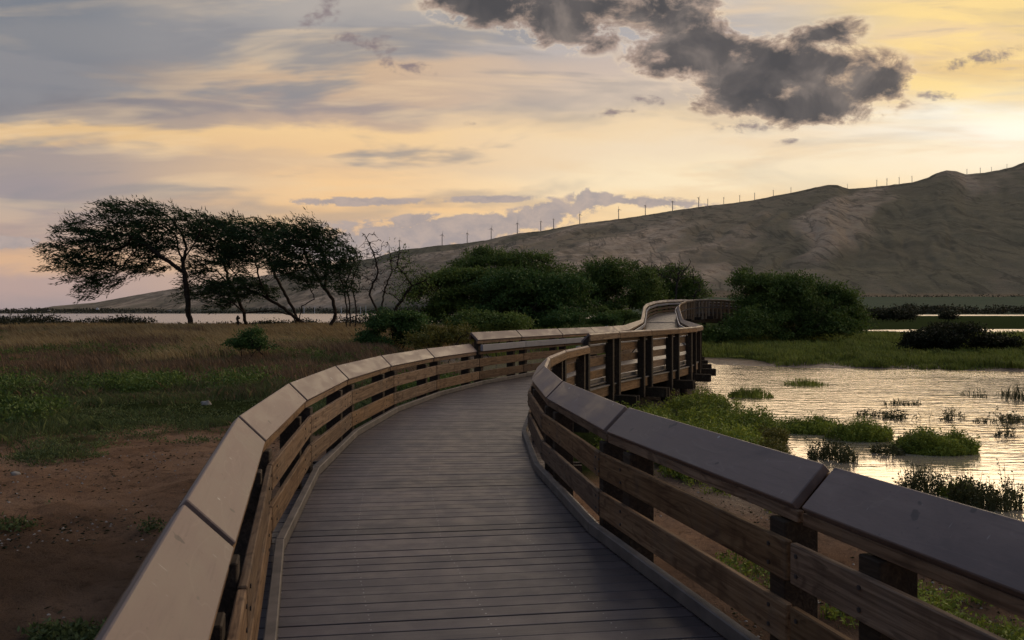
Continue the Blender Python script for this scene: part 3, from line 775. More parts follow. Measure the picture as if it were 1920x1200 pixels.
def radii(par, tip, power=2.3, maxr=None):
    n = len(par); a = np.zeros(n); nc = np.zeros(n, int)
    for i in range(n):
        if par[i] >= 0: nc[par[i]] += 1
    r = np.zeros(n)
    for i in range(n-1, -1, -1):
        if nc[i] == 0: a[i] = tip**power
        r[i] = a[i]**(1/power)
        if par[i] >= 0: a[par[i]] += a[i]
    if maxr: r = np.minimum(r, maxr) if r.max() < maxr else tip+(r-tip)*(maxr-tip)/(r.max()-tip)
    return r, nc
def tubes(pos, par, r, sides=5):
    e = np.where(par >= 0)[0]; a = pos[par[e]]; b = pos[e]; d_ = b-a; ln = np.linalg.norm(d_, axis=1, keepdims=True)+1e-9; d_ = d_/ln
    a = a-d_*.12*ln
    ref = np.tile(np.array([.31, .83, .13]), (len(e), 1)); x = np.cross(d_, ref); x /= np.linalg.norm(x, axis=1, keepdims=True)+1e-9; y = np.cross(d_, x)
    ra = np.minimum(r[par[e]], r[e]*1.5)[:, None]; rb = r[e][:, None]
    V_ = []
    for ring, (c_, rr) in enumerate(((a, ra), (b, rb))):
        for k in range(sides):
            th = 2*np.pi*k/sides; V_.append(c_+(x*np.cos(th)+y*np.sin(th))*rr)
    V_ = np.stack(V_, 1)                                              # n, 2*sides, 3
    n = len(e); base_ = (np.arange(n)*2*sides)[:, None]
    F_ = []
    for k in range(sides):
        F_.append(np.stack([base_[:, 0]+k, base_[:, 0]+(k+1) % sides, base_[:, 0]+sides+(k+1) % sides, base_[:, 0]+sides+k], 1))
    return V_.reshape(-1, 3), np.concatenate(F_)
def blob_points(bl, D, n, depth=1.0, shell=0.0):
    """random points in ellipsoids given by bearing/elevation (px,py,rx,ry[,dD]) at depth D"""
    w = np.array([b[2]*b[3] for b in bl], float); w /= w.sum(); out = []
    for b, k in zip(bl, rng.multinomial(n, w)):
        dD = b[4] if len(b) > 4 else 0
        q = rng.normal(size=(k, 3)); q /= np.linalg.norm(q, axis=1, keepdims=True)
        rr = rng.uniform(shell, 1, k)**(1/3 if shell == 0 else .6)
        q *= rr[:, None]; c_ = P(b[0], b[1], D+dD); s_ = (D+dD)/F
        out.append(c_+q*np.array([b[2]*s_, depth*max(b[2], b[3])*s_*.75, b[3]*s_]))
    return np.concatenate(out)
def tree(name, label, D, base, seeds, bl, natt, nleaf, mat, leafL, leafW, trop=(0, 0, 0), leafdir=(0, 0, .2), tip=.014, maxr=.3, step=.33, group=None, cat='tree', bark='bark', depth=1., perclump=1.0, spread=.7, jit=.3, leaf_r=.25, spray=0):
    root_ = P(base[0], base[1], D); root_[2] = float(ground_z(root_[0], root_[1]))-.1
    e = empty(name, tuple(root_), label, cat, group)
    sd_ = [[np.array([*P(q[0], q[1], D+(q[2] if len(q) > 2 else 0))]) for q in s] for s in seeds]
    for s in sd_:
        if s[0][2] < root_[2]+1.0: s[0][2] = root_[2]
    att = blob_points(bl, D, natt, depth)
    pos, par = colonize(sd_, att, step, 4.0, step*1.25, 70, trop, jit)
    r, nc = radii(par, tip, 2.2, maxr)
    v, f = tubes(pos, par, r, 5)
    np_mesh('trunk', v, f, M[bark], e, True)
    if nleaf:
        thin = np.where(r < tip*2.6)[0]
        pk = rng.choice(thin, nleaf)
        dirb = pos[pk]-pos[par[pk]]; dirb /= np.linalg.norm(dirb, axis=1, keepdims=True)+1e-9
        if spray:
            ns = min(nleaf//spray, len(pk)); pk = pk[:ns]; sdv = dirb[:ns]*.35+np.asarray(leafdir)+rng.normal(size=(ns, 3))*.20
            sdv /= np.linalg.norm(sdv, axis=1, keepdims=True); sl_ = rng.uniform(.5, 1.6, ns)
            fr = np.tile(np.linspace(-.1, 1, spray), ns)*np.repeat(sl_, spray)
            cen = np.repeat(pos[pk], spray, 0)+np.repeat(sdv, spray, 0)*fr[:, None]+np.stack([0*fr, 0*fr, -.10*fr**2], 1)+rng.normal(size=(ns*spray, 3))*.055
            v, f = leaves(cen, np.repeat(sdv, spray, 0), leafL, leafW, .42)
        else:
            cen = pos[pk]+rng.normal(size=(nleaf, 3))*leaf_r
            v, f = leaves(cen, dirb*.4+np.asarray(leafdir), leafL, leafW, spread)
        np_mesh('crown', v, f, M[mat], e)
    return e

# ---- wind-bent kiawe trees on the dune (left)
wind = (-.20, 0, .02)
tree('windswept_tree', 'largest wind-bent tree on the dune, wide crown swept left, single dark trunk', 58, (357, 612),
     [[(358, 613), (353, 580), (350, 545), (345, 512), (343, 490)], [(345, 512), (325, 497, -.5), (302, 482, -1), (278, 462, -1), (240, 440, -1.2)], [(343, 490), (350, 465, .6), (340, 435, .8), (318, 408, .8), (290, 390, .6)], [(347, 520), (335, 470, 1), (330, 440, 1.2), (300, 420, 1)], [(343, 490), (365, 455, -.8), (378, 425, -1)]],
     [(255, 398, 75, 24), (190, 432, 78, 27), (145, 470, 58, 24), (110, 498, 28, 12), (320, 420, 62, 30), (375, 432, 42, 40), (240, 455, 95, 32), (190, 500, 70, 20), (165, 520, 44, 16), (300, 452, 50, 36), (170, 548, 26, 12), (250, 500, 60, 18), (205, 530, 40, 16), (285, 488, 40, 16)], 3200, 21000, 'leaf_kiawe', .36, .062,
     wind, (-.9, 0, .12), .013, .42, .30, 'wind-bent trees on the dune', spray=14, depth=.8, spread=.55, jit=.28, leaf_r=.16)
tree('windswept_tree', 'slim leaning tree behind the largest one, its trunk standing just right of the big trunk', 61, (460, 609),
     [[(461, 611), (457, 585), (445, 555), (430, 532), (405, 506)], [(430, 532), (420, 495, 1), (425, 455, 1)]],
     [(400, 440, 44, 36), (430, 462, 52, 40), (385, 498, 40, 24), (380, 540, 38, 26), (450, 430, 40, 24)], 1100, 9000, 'leaf_kiawe', .36, .062,
     wind, (-.9, 0, .12), .013, .15, .30, 'wind-bent trees on the dune', spray=14, depth=1, spread=.6, leaf_r=.16)
tree('windswept_tree', 'middle tree with several trunks leaning far left almost to the ground', 59, (563, 612),
     [[(586, 613), (551, 593), (520, 570), (503, 560), (470, 545), (452, 532), (436, 508)], [(552, 594), (520, 584), (490, 583), (460, 588, -.6), (428, 562, -.8)], [(563, 612, .6), (550, 580, .6), (535, 552, .7), (520, 525, .8), (507, 495, .8), (490, 460, .8)], [(503, 560), (485, 520, -.5), (478, 480, -.6)]],
     [(490, 440, 62, 30), (540, 440, 40, 26), (470, 480, 55, 30), (520, 480, 46, 26), (450, 540, 60, 26), (420, 570, 30, 14), (500, 545, 30, 16)], 1800, 12500, 'leaf_kiawe', .36, .062,
     wind, (-.9, 0, .12), .014, .27, .30, 'wind-bent trees on the dune', spray=14, depth=.9, spread=.6, leaf_r=.15)
tree('windswept_tree', 'tree with an S-curved trunk near the right end of the wind-bent row', 57, (618, 614),
     [[(617, 614), (628, 590), (624, 562), (608, 540), (592, 515), (578, 490), (566, 462)], [(608, 540), (612, 500, .8), (600, 460, .8), (592, 432, .7)], [(556, 612, .8), (566, 575, .8), (590, 560, .4), (575, 530)]],
     [(590, 432, 36, 22), (562, 455, 48, 30), (610, 462, 40, 28), (560, 500, 40, 26), (636, 450, 24, 18), (600, 520, 34, 26)], 1300, 9200, 'leaf_kiawe', .34, .062,
     wind, (-.8, 0, .15), .014, .26, .28, 'wind-bent trees on the dune', spray=14, depth=.9, spread=.6, leaf_r=.15)
tree('windswept_tree', 'small tree of three thin upright trunks, last leafy one before the bare trees', 56, (655, 611),
     [[(650, 612), (650, 575), (644, 540), (636, 510), (640, 480)], [(657, 612), (655, 560), (648, 530), (660, 500), (668, 480)], [(666, 611), (667, 570), (658, 530), (672, 495)]],
     [(655, 482, 34, 20), (640, 505, 32, 22), (665, 510, 24, 24), (655, 540, 26, 18)], 650, 3600, 'leaf_kiawe', .26, .07,
     (-.1, 0, .05), (-.7, 0, .2), .013, .09, .27, 'wind-bent trees on the dune', spray=14, depth=1, spread=.7, leaf_r=.15)
tree('bare_tree', 'leafless crooked tree, left of the two bare ones, reaching above the ridge line', 50, (712, 602),
     [[(713, 606), (704, 575), (693, 552), (700, 530), (709, 512), (703, 485), (694, 460), (683, 440)], [(712, 604), (716, 570), (722, 540), (735, 510), (732, 485)]],
     [(700, 470, 30, 36), (730, 490, 30, 28), (690, 520, 28, 28), (720, 530, 30, 24), (682, 440, 12, 12)], 620, 0, 'leaf_kiawe', .2, .05, (0, 0, .03), tip=.013, maxr=.085, step=.22, jit=.5, group='bare trees', bark='bark')
tree('bare_tree', 'leafless crooked tree leaning right beside the dense evergreen, a few leaves low down', 47, (735, 600),
     [[(733, 602), (745, 575), (760, 552), (772, 535), (760, 515), (745, 500), (748, 478)], [(772, 535), (790, 530), (805, 520)]],
     [(750, 495, 26, 28), (780, 520, 34, 22), (760, 550, 34, 22), (745, 470, 16, 14), (800, 540, 24, 14)], 560, 1100, 'leaf_dense', .16, .06, (0, 0, .03), tip=.013, maxr=.095, step=.22, jit=.5, group='bare trees', bark='bark')
# ---- dense evergreens
def dense(name, label, D, base, bl, nclump, per, mat='leaf_dense', L=.26, Wd=.12, cr=.38, group=None, cat='tree', trunk=True, maxr=.22, twigs=0, natt=260, depth=1.0):
    r0_ = P(base[0], base[1], D); r0_[2] = float(ground_z(r0_[0], r0_[1]))-.1
    e = empty(name, tuple(r0_), label, cat, group)
    if trunk:
        sd_ = []
        for k in range(3):
            b_ = bl[k % len(bl)]; tgt = P(b_[0], b_[1]+b_[3]*.2, D+rng.normal()*.8)
            mid = (r0_+tgt)/2+rng.normal(size=3)*.35
            sd_.append([r0_+np.array([rng.normal()*.3, rng.normal()*.3, 0]), mid, tgt])
        att = blob_points(bl, D, natt, depth*1.1)
        att[:, 2] += .25
        pos, par = colonize(sd_, att, .42, 6.0, .5, 60, (0, 0, .03), .3)
        r_, nc = radii(par, .016, 2.2, maxr)
        v, f = tubes(pos, par, r_, 5); np_mesh('trunk', v, f, M['bark'], e, True)
    nclump = int(nclump*1.6); nl = max(8, nclump//18); lob = blob_points(bl, D, nl, depth, .3)        # lobes: flattened leafy pads
    lr = cr*rng.uniform(1.5, 3.1, nl); kk = rng.integers(0, nl, nclump)
    q_ = rng.normal(size=(nclump, 3)); q_ /= np.linalg.norm(q_, axis=1, keepdims=True); q_[:, 2] = np.abs(q_[:, 2])*.75-.12
    cl = lob[kk]+q_*lr[kk][:, None]*np.where(rng.uniform(size=nclump) < .13, rng.uniform(1.1, 1.65, nclump), rng.uniform(.7, 1.05, nclump))[:, None]
    gz_ = ground_z(cl[:, 0], cl[:, 1]); cl[:, 2] = np.maximum(cl[:, 2], gz_+.1)
    # drop clumps in noise-shaped hollows so gaps and dark pockets remain
    nn = fbm(cl[:, 0]*.9+cl[:, 1]*.4, cl[:, 2]*1.3+cl[:, 1]*.5, 3, 61)
    cl = cl[nn < .63]
    cen = np.repeat(cl, per, 0)+rng.normal(size=(len(cl)*per, 3))*np.array([cr, cr, cr*.4])*.75
    out = cen-np.repeat(cl, per, 0)
    v, f = leaves(cen, out+np.array([-.15, 0, .25]), L, Wd, .6)
    np_mesh('crown', v, f, M[mat], e)
    return e
G1 = 'dense evergreens behind the boardwalk'
dense('evergreen_tree', 'tall dark spreading tree rising highest in the middle of the evergreens', 76, (940, 606),
      [(935, 487, 66, 15), (985, 492, 50, 15), (895, 498, 42, 12), (945, 510, 95, 26), (1040, 518, 48, 16), (940, 545, 100, 40)], 1500, 16, L=.27, Wd=.10, cr=.42, group=G1)
dense('evergreen_tree', 'broad rounded evergreen at the left end of the clump, touching the bare tree', 66, (860, 610),
      [(855, 540, 62, 34), (820, 560, 48, 40), (900, 560, 62, 44), (850, 590, 90, 26)], 1500, 16, group=G1)
dense('evergreen_tree', 'round light-green evergreen at the centre of the clump behind the low railing', 64, (975, 612),
      [(960, 545, 60, 36), (1010, 555, 56, 38), (1055, 560, 44, 36), (985, 590, 110, 28)], 1700, 16, 'leaf_shrub', group=G1)
dense('evergreen_tree', 'evergreen with a gap of dry twigs beneath it, left of the far bridge', 80, (1150, 606),
      [(1150, 512, 48, 20), (1120, 530, 48, 28), (1190, 532, 52, 30), (1150, 560, 80, 34)], 1500, 16, group=G1, cr=.42)
dense('evergreen_tree', 'low evergreen with bare twigs on top, directly behind the arched bridge', 90, (1265, 590),
      [(1255, 530, 48, 28), (1295, 545, 34, 26), (1225, 550, 44, 30), (1270, 568, 66, 26)], 1200, 16, group=G1, cr=.45)
tree('bare_tree', 'grey leafless twigs standing out above the low evergreen behind the bridge', 88, (1250, 592),
     [[(1245, 590), (1240, 550), (1232, 520)], [(1262, 590), (1268, 550), (1272, 515)], [(1290, 590), (1300, 560), (1312, 535)]],
     [(1235, 510, 36, 24), (1275, 508, 34, 22), (1312, 545, 22, 24), (1200, 500, 22, 14)], 520, 0, 'leaf_kiawe', .2, .05, (-.05, 0, .05), tip=.03, maxr=.14, step=.36, jit=.45, group='bare trees', bark='dead')
dense('evergreen_shrub', 'big dark windswept shrub at the end of the bridge, right of the boardwalk', 74, (1480, 636),
      [(1450, 575, 70, 42), (1520, 585, 66, 44), (1412, 578, 34, 34), (1570, 590, 42, 40), (1420, 535, 44, 20), (1404, 520, 24, 13), (1490, 545, 60, 22), (1560, 560, 36, 22), (1480, 612, 120, 26), (1590, 610, 24, 22), (1410, 610, 44, 26, -4), (1375, 628, 34, 11, -5), (1345, 632, 22, 8, -5)], 4000, 16, group=None, cat='shrub', cr=.4, L=.27, Wd=.11)
tree('bare_tree', 'thin leafless branches sticking out of the top of the big dark shrub', 76, (1500, 630),
     [[(1480, 610), (1490, 560), (1480, 530)], [(1530, 610), (1530, 560), (1545, 535)], [(1440, 600), (1420, 540), (1385, 515)]],
     [(1480, 525, 40, 20), (1540, 540, 36, 18), (1392, 512, 30, 14), (1440, 520, 24, 14)], 380, 0, 'leaf_kiawe', .2, .05, (-.1, 0, .04), tip=.026, maxr=.12, step=.32, jit=.4, group='bare trees', bark='dead')
# ---- shrubs in front
G2 = 'green shrubs in the dry grass'
dense('leafy_shrub', 'bushy green shrub below the bare trees, left of the evergreens', 44, (742, 655), [(735, 622, 44, 26), (775, 610, 38, 26), (712, 640, 34, 16), (765, 638, 46, 18), (720, 606, 26, 16)], 900, 15, 'leaf_shrub', .16, .08, .22, G2, 'shrub', True, .05, natt=120)
dense('leafy_shrub', 'shrub with yellowish tops between the leafy shrub and the step in the railing', 40, (835, 650), [(830, 628, 30, 12), (860, 632, 34, 12), (800, 640, 30, 12)], 420, 14, 'leaf_olive', .14, .06, .2, G2, 'shrub', True, .04, natt=80)
dense('leafy_shrub', 'dark shrub directly behind the first caps of the taller railing', 48, (920, 628), [(905, 606, 46, 16), (960, 606, 40, 14), (870, 612, 30, 12)], 560, 15, 'leaf_dense', .18, .09, .24, G2, 'shrub', True, .05, natt=90)
dense('leafy_shrub', 'small solitary green shrub standing in the golden grass', 37, (472, 662), [(470, 640, 30, 15), (490, 646, 22, 12), (452, 648, 20, 10)], 300, 14, 'leaf_shrub', .13, .06, .16, G2, 'shrub', True, .035, natt=80)
dense('leafy_shrub', 'pale green scrub between the dark shrub and the marker post', 60, (1080, 612), [(1060, 602, 46, 9), (1120, 603, 40, 8)], 300, 14, 'leaf_shrub', .17, .09, .22, G2, 'shrub', False)
dense('leafy_shrub', 'grey-green scrub below the straight far railing, right of the marker post', 66, (1170, 606), [(1165, 596, 32, 10), (1130, 592, 40, 9)], 260, 14, 'leaf_dense', .18, .08, .24, G2, 'shrub', False)
G3 = 'dark shrubs on the marsh'
dense('marsh_shrub', 'dark low spreading shrub on the marsh at the right, in front of the bright channel', 54, (1800, 662), [(1790, 636, 84, 16), (1740, 648, 56, 12), (1850, 645, 50, 14), (1790, 622, 30, 8)], 1100, 14, 'leaf_mat', .2, .09, .26, G3, 'shrub', True, .04, natt=100)
dense('marsh_shrub', 'small dark bush on the far marsh just right of the big shrub', 240, (1650, 600), [(1655, 591, 26, 8), (1690, 596, 20, 5)], 260, 12, 'leaf_mat', .7, .35, .8, G3, 'shrub', False)
dense('marsh_shrub', 'tiny dark bush alone on the green strip between the two bright channels', 260, (1778, 598), [(1778, 594, 13, 4.5)], 90, 12, 'leaf_mat', .6, .3, .6, G3, 'shrub', False)

# ---- stuff: grasses
def scatter(n, xr, yr, mask, power=1.0):
    """random ground points, denser towards the camera"""
    out = []
    tot = 0
    while tot < n:
        k = n*3
        y = 1/rng.uniform(1/yr[1]**power, 1/yr[0]**power, k)**(1/power)
        px = rng.uniform(xr[0], xr[1], k); x = (px-960)/F*y
        m_ = rng.uniform(0, 1, k) < mask(x, y); out.append(np.stack([x[m_], y[m_]], 1)); tot += m_.sum()
        if len(out) > 20: break
    q = np.concatenate(out)[:n]; z = ground_z(q[:, 0], q[:, 1])
    return np.column_stack([q, z-.02])
offw = lambda x, y: (x < walk_x(y)-1.75)
def m_green(x, y):
    n = fbm(x*.7, y*.7, 4, 71); return offw(x, y)*veg_mask(x, y)*np.clip(.12+2.4*(n-.42), 0, 1)*(1-.6*sstep(32, 50, y))
tc_ = scatter(7500, (-150, 1150), (9.5, 50), m_green, .7)
kk = rng.integers(0, len(tc_), 170000); a_ = rng.uniform(0, 2*np.pi, 170000); q_ = np.sqrt(rng.uniform(0, 1, 170000))
rad_ = (rng.uniform(.10, .34, len(tc_))*(1+.012*tc_[:, 1]))[kk]; th_ = rng.uniform(.5, 1.3, len(tc_))[kk]
p = tc_[kk].copy(); p[:, 0] += np.cos(a_)*q_*rad_; p[:, 1] += np.sin(a_)*q_*rad_; p[:, 2] = ground_z(p[:, 0], p[:, 1])-.02
lean_ = np.stack([np.cos(a_)*q_*.55-.12, np.sin(a_)*q_*.55, 0*q_], 1); ok_ = offw(p[:, 0], p[:, 1]); p = p[ok_]; th_ = th_[ok_]; lean_ = lean_[ok_]
hh = .07+.20*sstep(.35, .75, fbm(p[:, 0]*.5, p[:, 1]*.5, 3, 72))+.10*sstep(16, 26, p[:, 1])
bw_ = rng.uniform(0, 1, len(p)) < .24
v, f = blades(p[bw_], hh[bw_]*th_[bw_]*np.where(p[bw_, 1] < 20, .6, 1.1), .004+.0005*p[bw_, 1], lean_[bw_], .45)
props(np_mesh('withered_grass', v, f, M['grass_brown']), 'withered brown blades mixed into the green tufts left of the walkway', 'grass', kind='stuff')
p, hh, th_, lean_ = p[~bw_], hh[~bw_], th_[~bw_], lean_[~bw_]
v, f = blades(p, hh*th_, .004+.0005*p[:, 1], lean_, .45)
props(np_mesh('meadow_grass', v, f, M['grass_green']), 'dark green tufted grass between the dirt clearing and the dry grass', 'grass', kind='stuff')
def m_brown(x, y):
    n = fbm(x*.35, y*.35, 4, 73); return offw(x, y)*sstep(22, 36, y)*np.clip(3*(n-.46), 0, 1)*sdsafe(x, y)
def sdsafe(x, y): return (sdist(POND, x, y) > .8)*1.
p = scatter(60000, (-120, 900), (17, 60), m_brown, .7)
v, f = blades(p, .42+.2*fbm(p[:, 0]*.3, p[:, 1]*.3, 2, 74), .006+.0006*p[:, 1], (-.15, 0, 0), .35)
props(np_mesh('seed_grass', v, f, M['grass_brown']), 'reddish brown seeding grass in the middle of the field', 'grass', kind='stuff')
def m_gold(x, y):
    n = fbm(x*.22, y*.22, 4, 75); return offw(x, y)*sstep(37, 54, y+9*(n-.5)*2)*np.clip(.35+2.5*(n-.4), 0, 1)*sdsafe(x, y)
p = scatter(75000, (-120, 860), (28, 66), m_gold, .7)
v, f = blades(p, .42+.35*fbm(p[:, 0]*.25, p[:, 1]*.25, 2, 76), .008+.0007*p[:, 1], (-.35, 0, 0), .4)
props(np_mesh('golden_grass', v, f, M['grass_gold']), 'dry golden bunch grass along the dune below the wind-bent trees', 'grass', kind='stuff')
kf = scatter(520, (-150, 860), (15, 56), lambda x, y: offw(x, y)*np.clip(4*(fbm(x*.16, y*.16, 3, 78)-.5), 0, 1), .8)
cl = np.repeat(kf, 12, 0)+rng.normal(size=(len(kf)*12, 3))*np.array([.28, .28, .06]); cl[:, 2] = ground_z(cl[:, 0], cl[:, 1])+rng.uniform(.05, .42, len(cl))
cen = np.repeat(cl, 9, 0)+rng.normal(size=(len(cl)*9, 3))*np.array([.09, .09, .05])
v, f = leaves(cen, np.tile([-.1, 0, .5], (len(cen), 1)), .10, .045, .7)
props(np_mesh('field_scrub', v, f, M['leaf_dense']), 'low dark green scrub growing in patches through the left field', 'scrub', kind='stuff')
# creeping low weeds at the edge of the dirt
def m_weed(x, y):
    n = fbm(x*1.1, y*1.1, 4, 77); e_ = veg_mask(x, y); return offw(x, y)*(n > .53)*sstep(.02, .3, e_)*1.+offw(x, y)*(n > .76)*(y > 4)*1.
p = scatter(30000, (-150, 900), (4.2, 30), m_weed, .5)
cen = p+np.stack([rng.normal(size=len(p))*.03, rng.normal(size=len(p))*.03, rng.uniform(.02, .10, len(p))], 1)
v, f = leaves(cen, np.tile([0, 0, .35], (len(cen), 1)), .05, .022, .8)
props(np_mesh('creeping_weeds', v, f, M['grass_green']), 'low creeping weeds scattered over the reddish dirt', 'weeds', kind='stuff')
# dune scrub, dark line against the sea
k = 6000
px = rng.uniform(-200, 760, k); y = rng.uniform(64, 71, k); x = (px-960)/F*y
hgt = .25+.75*sstep(.40, .7, fbm(x*.22, y*.2, 3, 81))
keep = fbm(x*.16, y*.05, 2, 83) > .36
x, y, hgt = x[keep], y[keep], hgt[keep]; z = ground_z(x, y)
cl = np.stack([x, y, z+rng.uniform(0, 1, len(x))*hgt], 1)
cen = np.repeat(cl, 13, 0)+rng.normal(size=(len(cl)*13, 3))*np.array([.35, .3, .13])
v, f = leaves(cen, np.tile([-.2, 0, .3], (len(cen), 1)), .22, .10, .7)
props(np_mesh('dune_scrub', v, f, M['leaf_mat']), 'dark low scrub along the top of the dune against the sea', 'scrub', kind='stuff')
# far marsh grass on the right
def m_marsh(x, y):
    n = fbm(x*.3, y*.3, 4, 85)
    d_ = sdist(POND, x, y)+1.2*(fbm(x*.5, y*.5, 3, 86)-.5)*2
    return (d_ > .3)*(~((x > 8.5) & (x < 13.8) & (y < 47.5)))*np.clip(.45+2*(n-.4), 0, 1)*(sdist(CH1, x, y) > 2)*(np.abs(x-walk_x(y)) > 1.8)
p = scatter(120000, (1010, 2150), (36, 108), m_marsh, 1.1)
v, f = blades(p, .10+.42*sstep(.3, .75, fbm(p[:, 0]*.9, p[:, 1]*.9, 4, 87)), .010+.0008*p[:, 1], (-.1, 0, 0), .5)
props(np_mesh('marsh_grass', v, f, M['grass_marsh']), 'bright green marsh grass on the bank beyond the pond', 'grass', kind='stuff')
p = scatter(26000, (860, 1330), (42, 92), lambda x, y: m_marsh(x, y)*(np.abs(x-walk_x(y)) > 1.9), 1.)
v, f = blades(p, .35+0*p[:, 0], .012+.0008*p[:, 1], (-.1, 0, 0), .5)
props(np_mesh('marsh_grass', v, f, M['grass_marsh']), 'green grass left of the far straight boardwalk, around the marker post', 'grass', kind='stuff')
# leafy marsh plants
def plant_leaves(pts, hgt, per, L, Wd, stems=True, sp=.03):
    n = len(pts); h = hgt*rng.uniform(.5, 1.15, n)
    lean = rng.normal(size=(n, 2))*.22
    fr = rng.uniform(.08, 1, (n, per))
    bx = pts[:, None, 0]+lean[:, None, 0]*fr*h[:, None]; by = pts[:, None, 1]+lean[:, None, 1]*fr*h[:, None]; bz = pts[:, None, 2]+fr*h[:, None]
    cen = np.stack([bx, by, bz], -1).reshape(-1, 3)+rng.normal(size=(n*per, 3))*sp
    a = rng.uniform(0, 2*np.pi, n*per); dr = np.stack([np.cos(a), np.sin(a), rng.uniform(.1, 1, n*per)], 1)
    parts = [leaves(cen, dr, L, Wd, .3)]
    if stems:
        tip_ = np.stack([pts[:, 0]+lean[:, 0]*h, pts[:, 1]+lean[:, 1]*h, pts[:, 2]+h], 1)
        w = .006; sdv = np.array([w, 0, 0])
        parts.append((np.stack([pts-sdv, pts+sdv, tip_+sdv*.4, tip_-sdv*.4], 1).reshape(-1, 3), np.arange(4*n).reshape(n, 4)))
    return merge(parts)
MASS = np.array([(2.9, 27.5), (4.8, 28.3), (6.2, 26.8), (5.9, 24.5), (5.4, 22.6), (6.0, 20.8), (5.9, 19), (5.0, 17.3), (4.3, 15.4), (3.9, 13.6), (3.2, 13.4), (2.2, 15), (2.0, 19), (2.2, 22.5)])
def m_mass(x, y):
    d_ = sdist(MASS, x, y)+1.1*(fbm(x*1.1, y*1.1, 3, 90)-.5)*2
    return (d_ < 0)*(np.clip(4*(fbm(x*.9, y*.9, 3, 91)-.44), 0, 1)+.05)*(x-walk_x(y) > 1.7)
cc_ = scatter(240, (1050, 1600), (12.5, 29), m_mass, 1.0)
kk = rng.integers(0, len(cc_), 9000); cr_ = rng.uniform(.22, .6, len(cc_))[kk]; a_ = rng.uniform(0, 2*np.pi, 9000); q_ = np.sqrt(rng.uniform(0, 1, 9000))
p = cc_[kk].copy(); p[:, 0] += np.cos(a_)*q_*cr_; p[:, 1] += np.sin(a_)*q_*cr_
ok_ = (p[:, 0]-walk_x(p[:, 1])) > 1.75; p = p[ok_]; q_ = q_[ok_]; cr_ = cr_[ok_]
p[:, 2] = np.maximum(ground_z(p[:, 0], p[:, 1])-.02, WZ-.02)
hh = cr_*.85*(1-.6*q_**2)+.04
v, f = plant_leaves(p, hh, 13, .075, .036)
props(np_mesh('marsh_plants', v, f, M['leaf_marsh']), 'thick leafy green marsh plants growing at the foot of the tall railing', 'marsh plants', kind='stuff')
p = scatter(900, (1430, 1560), (13.0, 17.5), lambda x, y: (sdist(MASS, x, y) < .9)*(fbm(x*1.5, y*1.5, 2, 93) > .5)*1., 1.0); p[:, 2] = np.maximum(p[:, 2], WZ-.02)
v, f = plant_leaves(p, .30, 14, .055, .026)
props(np_mesh('marsh_plants', v, f, M['leaf_olive']), 'yellow-olive marsh plants at the lower tip of the plant mass by the cap', 'marsh plants', kind='stuff')
# plant islands in the pond, one thing each
def island(px, py, w, hpx, n, mat, label, dens=1.0, grass=False, depth=.5, seed=0):
    D_ = 2.8*F/(py-587); cx = PX(px, D_)
    e = None
    a = rng.uniform(0, 2*np.pi, n); rr = np.sqrt(rng.uniform(0, 1, n))
    wm = w*D_/F/2
    x = cx+np.cos(a)*rr*wm; y = D_+np.sin(a)*rr*wm*depth*2.2
    nn = fbm(x*1.6, y*1.6, 3, 100+seed); k = nn > (.66-.33*dens)
    x, y, rr = x[k], y[k], rr[k]
    pts = np.stack([x, y, np.full(len(x), WZ-.03)], 1)
    H = hpx*D_/F
    h = H*(1-.55*rr**2)*(.35+1.1*vnoise(x*4, y*4, 3))
    if mat == 'leaf_dark' and not grass: pts = pts[::2]; h = h[::2]*1.25
    if grass: v, f = blades(pts, h, .008+.0004*D_, (-.05, 0, 0), .5)
    else: v, f = plant_leaves(pts, h, 11 if mat != 'leaf_dark' else 8, .035+.0012*D_, .018+.0006*D_, True, .02)
    o = np_mesh('plant_clump', v-np.array([cx, D_, WZ]), f, M[mat]); o.location = (cx, D_, WZ)
    props(o, label, 'water plant', 'plant clumps standing in the pond')
island(1508, 722, 84, 16, 520, 'leaf_marsh', 'farthest small green clump alone in the middle of the pond', 1.2, True, .45, 1)
island(1407, 744, 84, 22, 900, 'leaf_marsh', 'green clump beside the railing plants, left of the farthest one', 1.3, True, .4, 2)
island(1752, 846, 152, 40, 2000, 'leaf_marsh', 'largest bright green dome of plants in open water near the right', 1.4, False, .30, 3)
island(1612, 822, 120, 34, 1100, 'leaf_marsh', 'ragged green clump between the railing plants and the largest dome', 1.05, False, .35, 4)
island(1515, 808, 120, 26, 900, 'leaf_marsh', 'loose green clump just off the tip of the railing plants', .95, False, .4, 5)
island(1560, 862, 90, 34, 420, 'leaf_dark', 'dark leggy plants behind the middle of the big cap', .8, False, .4, 6)
island(1660, 850, 70, 26, 240, 'leaf_dark', 'dark sprigs left of the largest dome', .7, False, .4, 7)
island(1692, 758, 70, 18, 240, 'leaf_dark', 'thin brown sprigs in mid pond above the row of sprigs', .8, True, .3, 8)
island(1722, 784, 170, 20, 420, 'leaf_dark', 'row of dark sprigs across the middle of the pond', .35, False, .2, 9)
island(1640, 780, 70, 16, 120, 'leaf_dark', 'faint sprigs left of the dark row', .4, False, .3, 10)
island(1872, 790, 110, 22, 260, 'leaf_dark', 'scattered dark sprigs near the right edge of the pond', .4, False, .3, 11)
island(1880, 815, 80, 20, 160, 'leaf_dark', 'sparse sprigs nearest the right edge, below the scattered ones', .4, False, .3, 12)
island(1848, 742, 110, 20, 220, 'leaf_dark', 'thin reeds far out near the right edge', .35, True, .25, 13)
island(1905, 748, 50, 30, 160, 'leaf_dark', 'tall brown reeds cut by the right edge', .7, True, .3, 14)
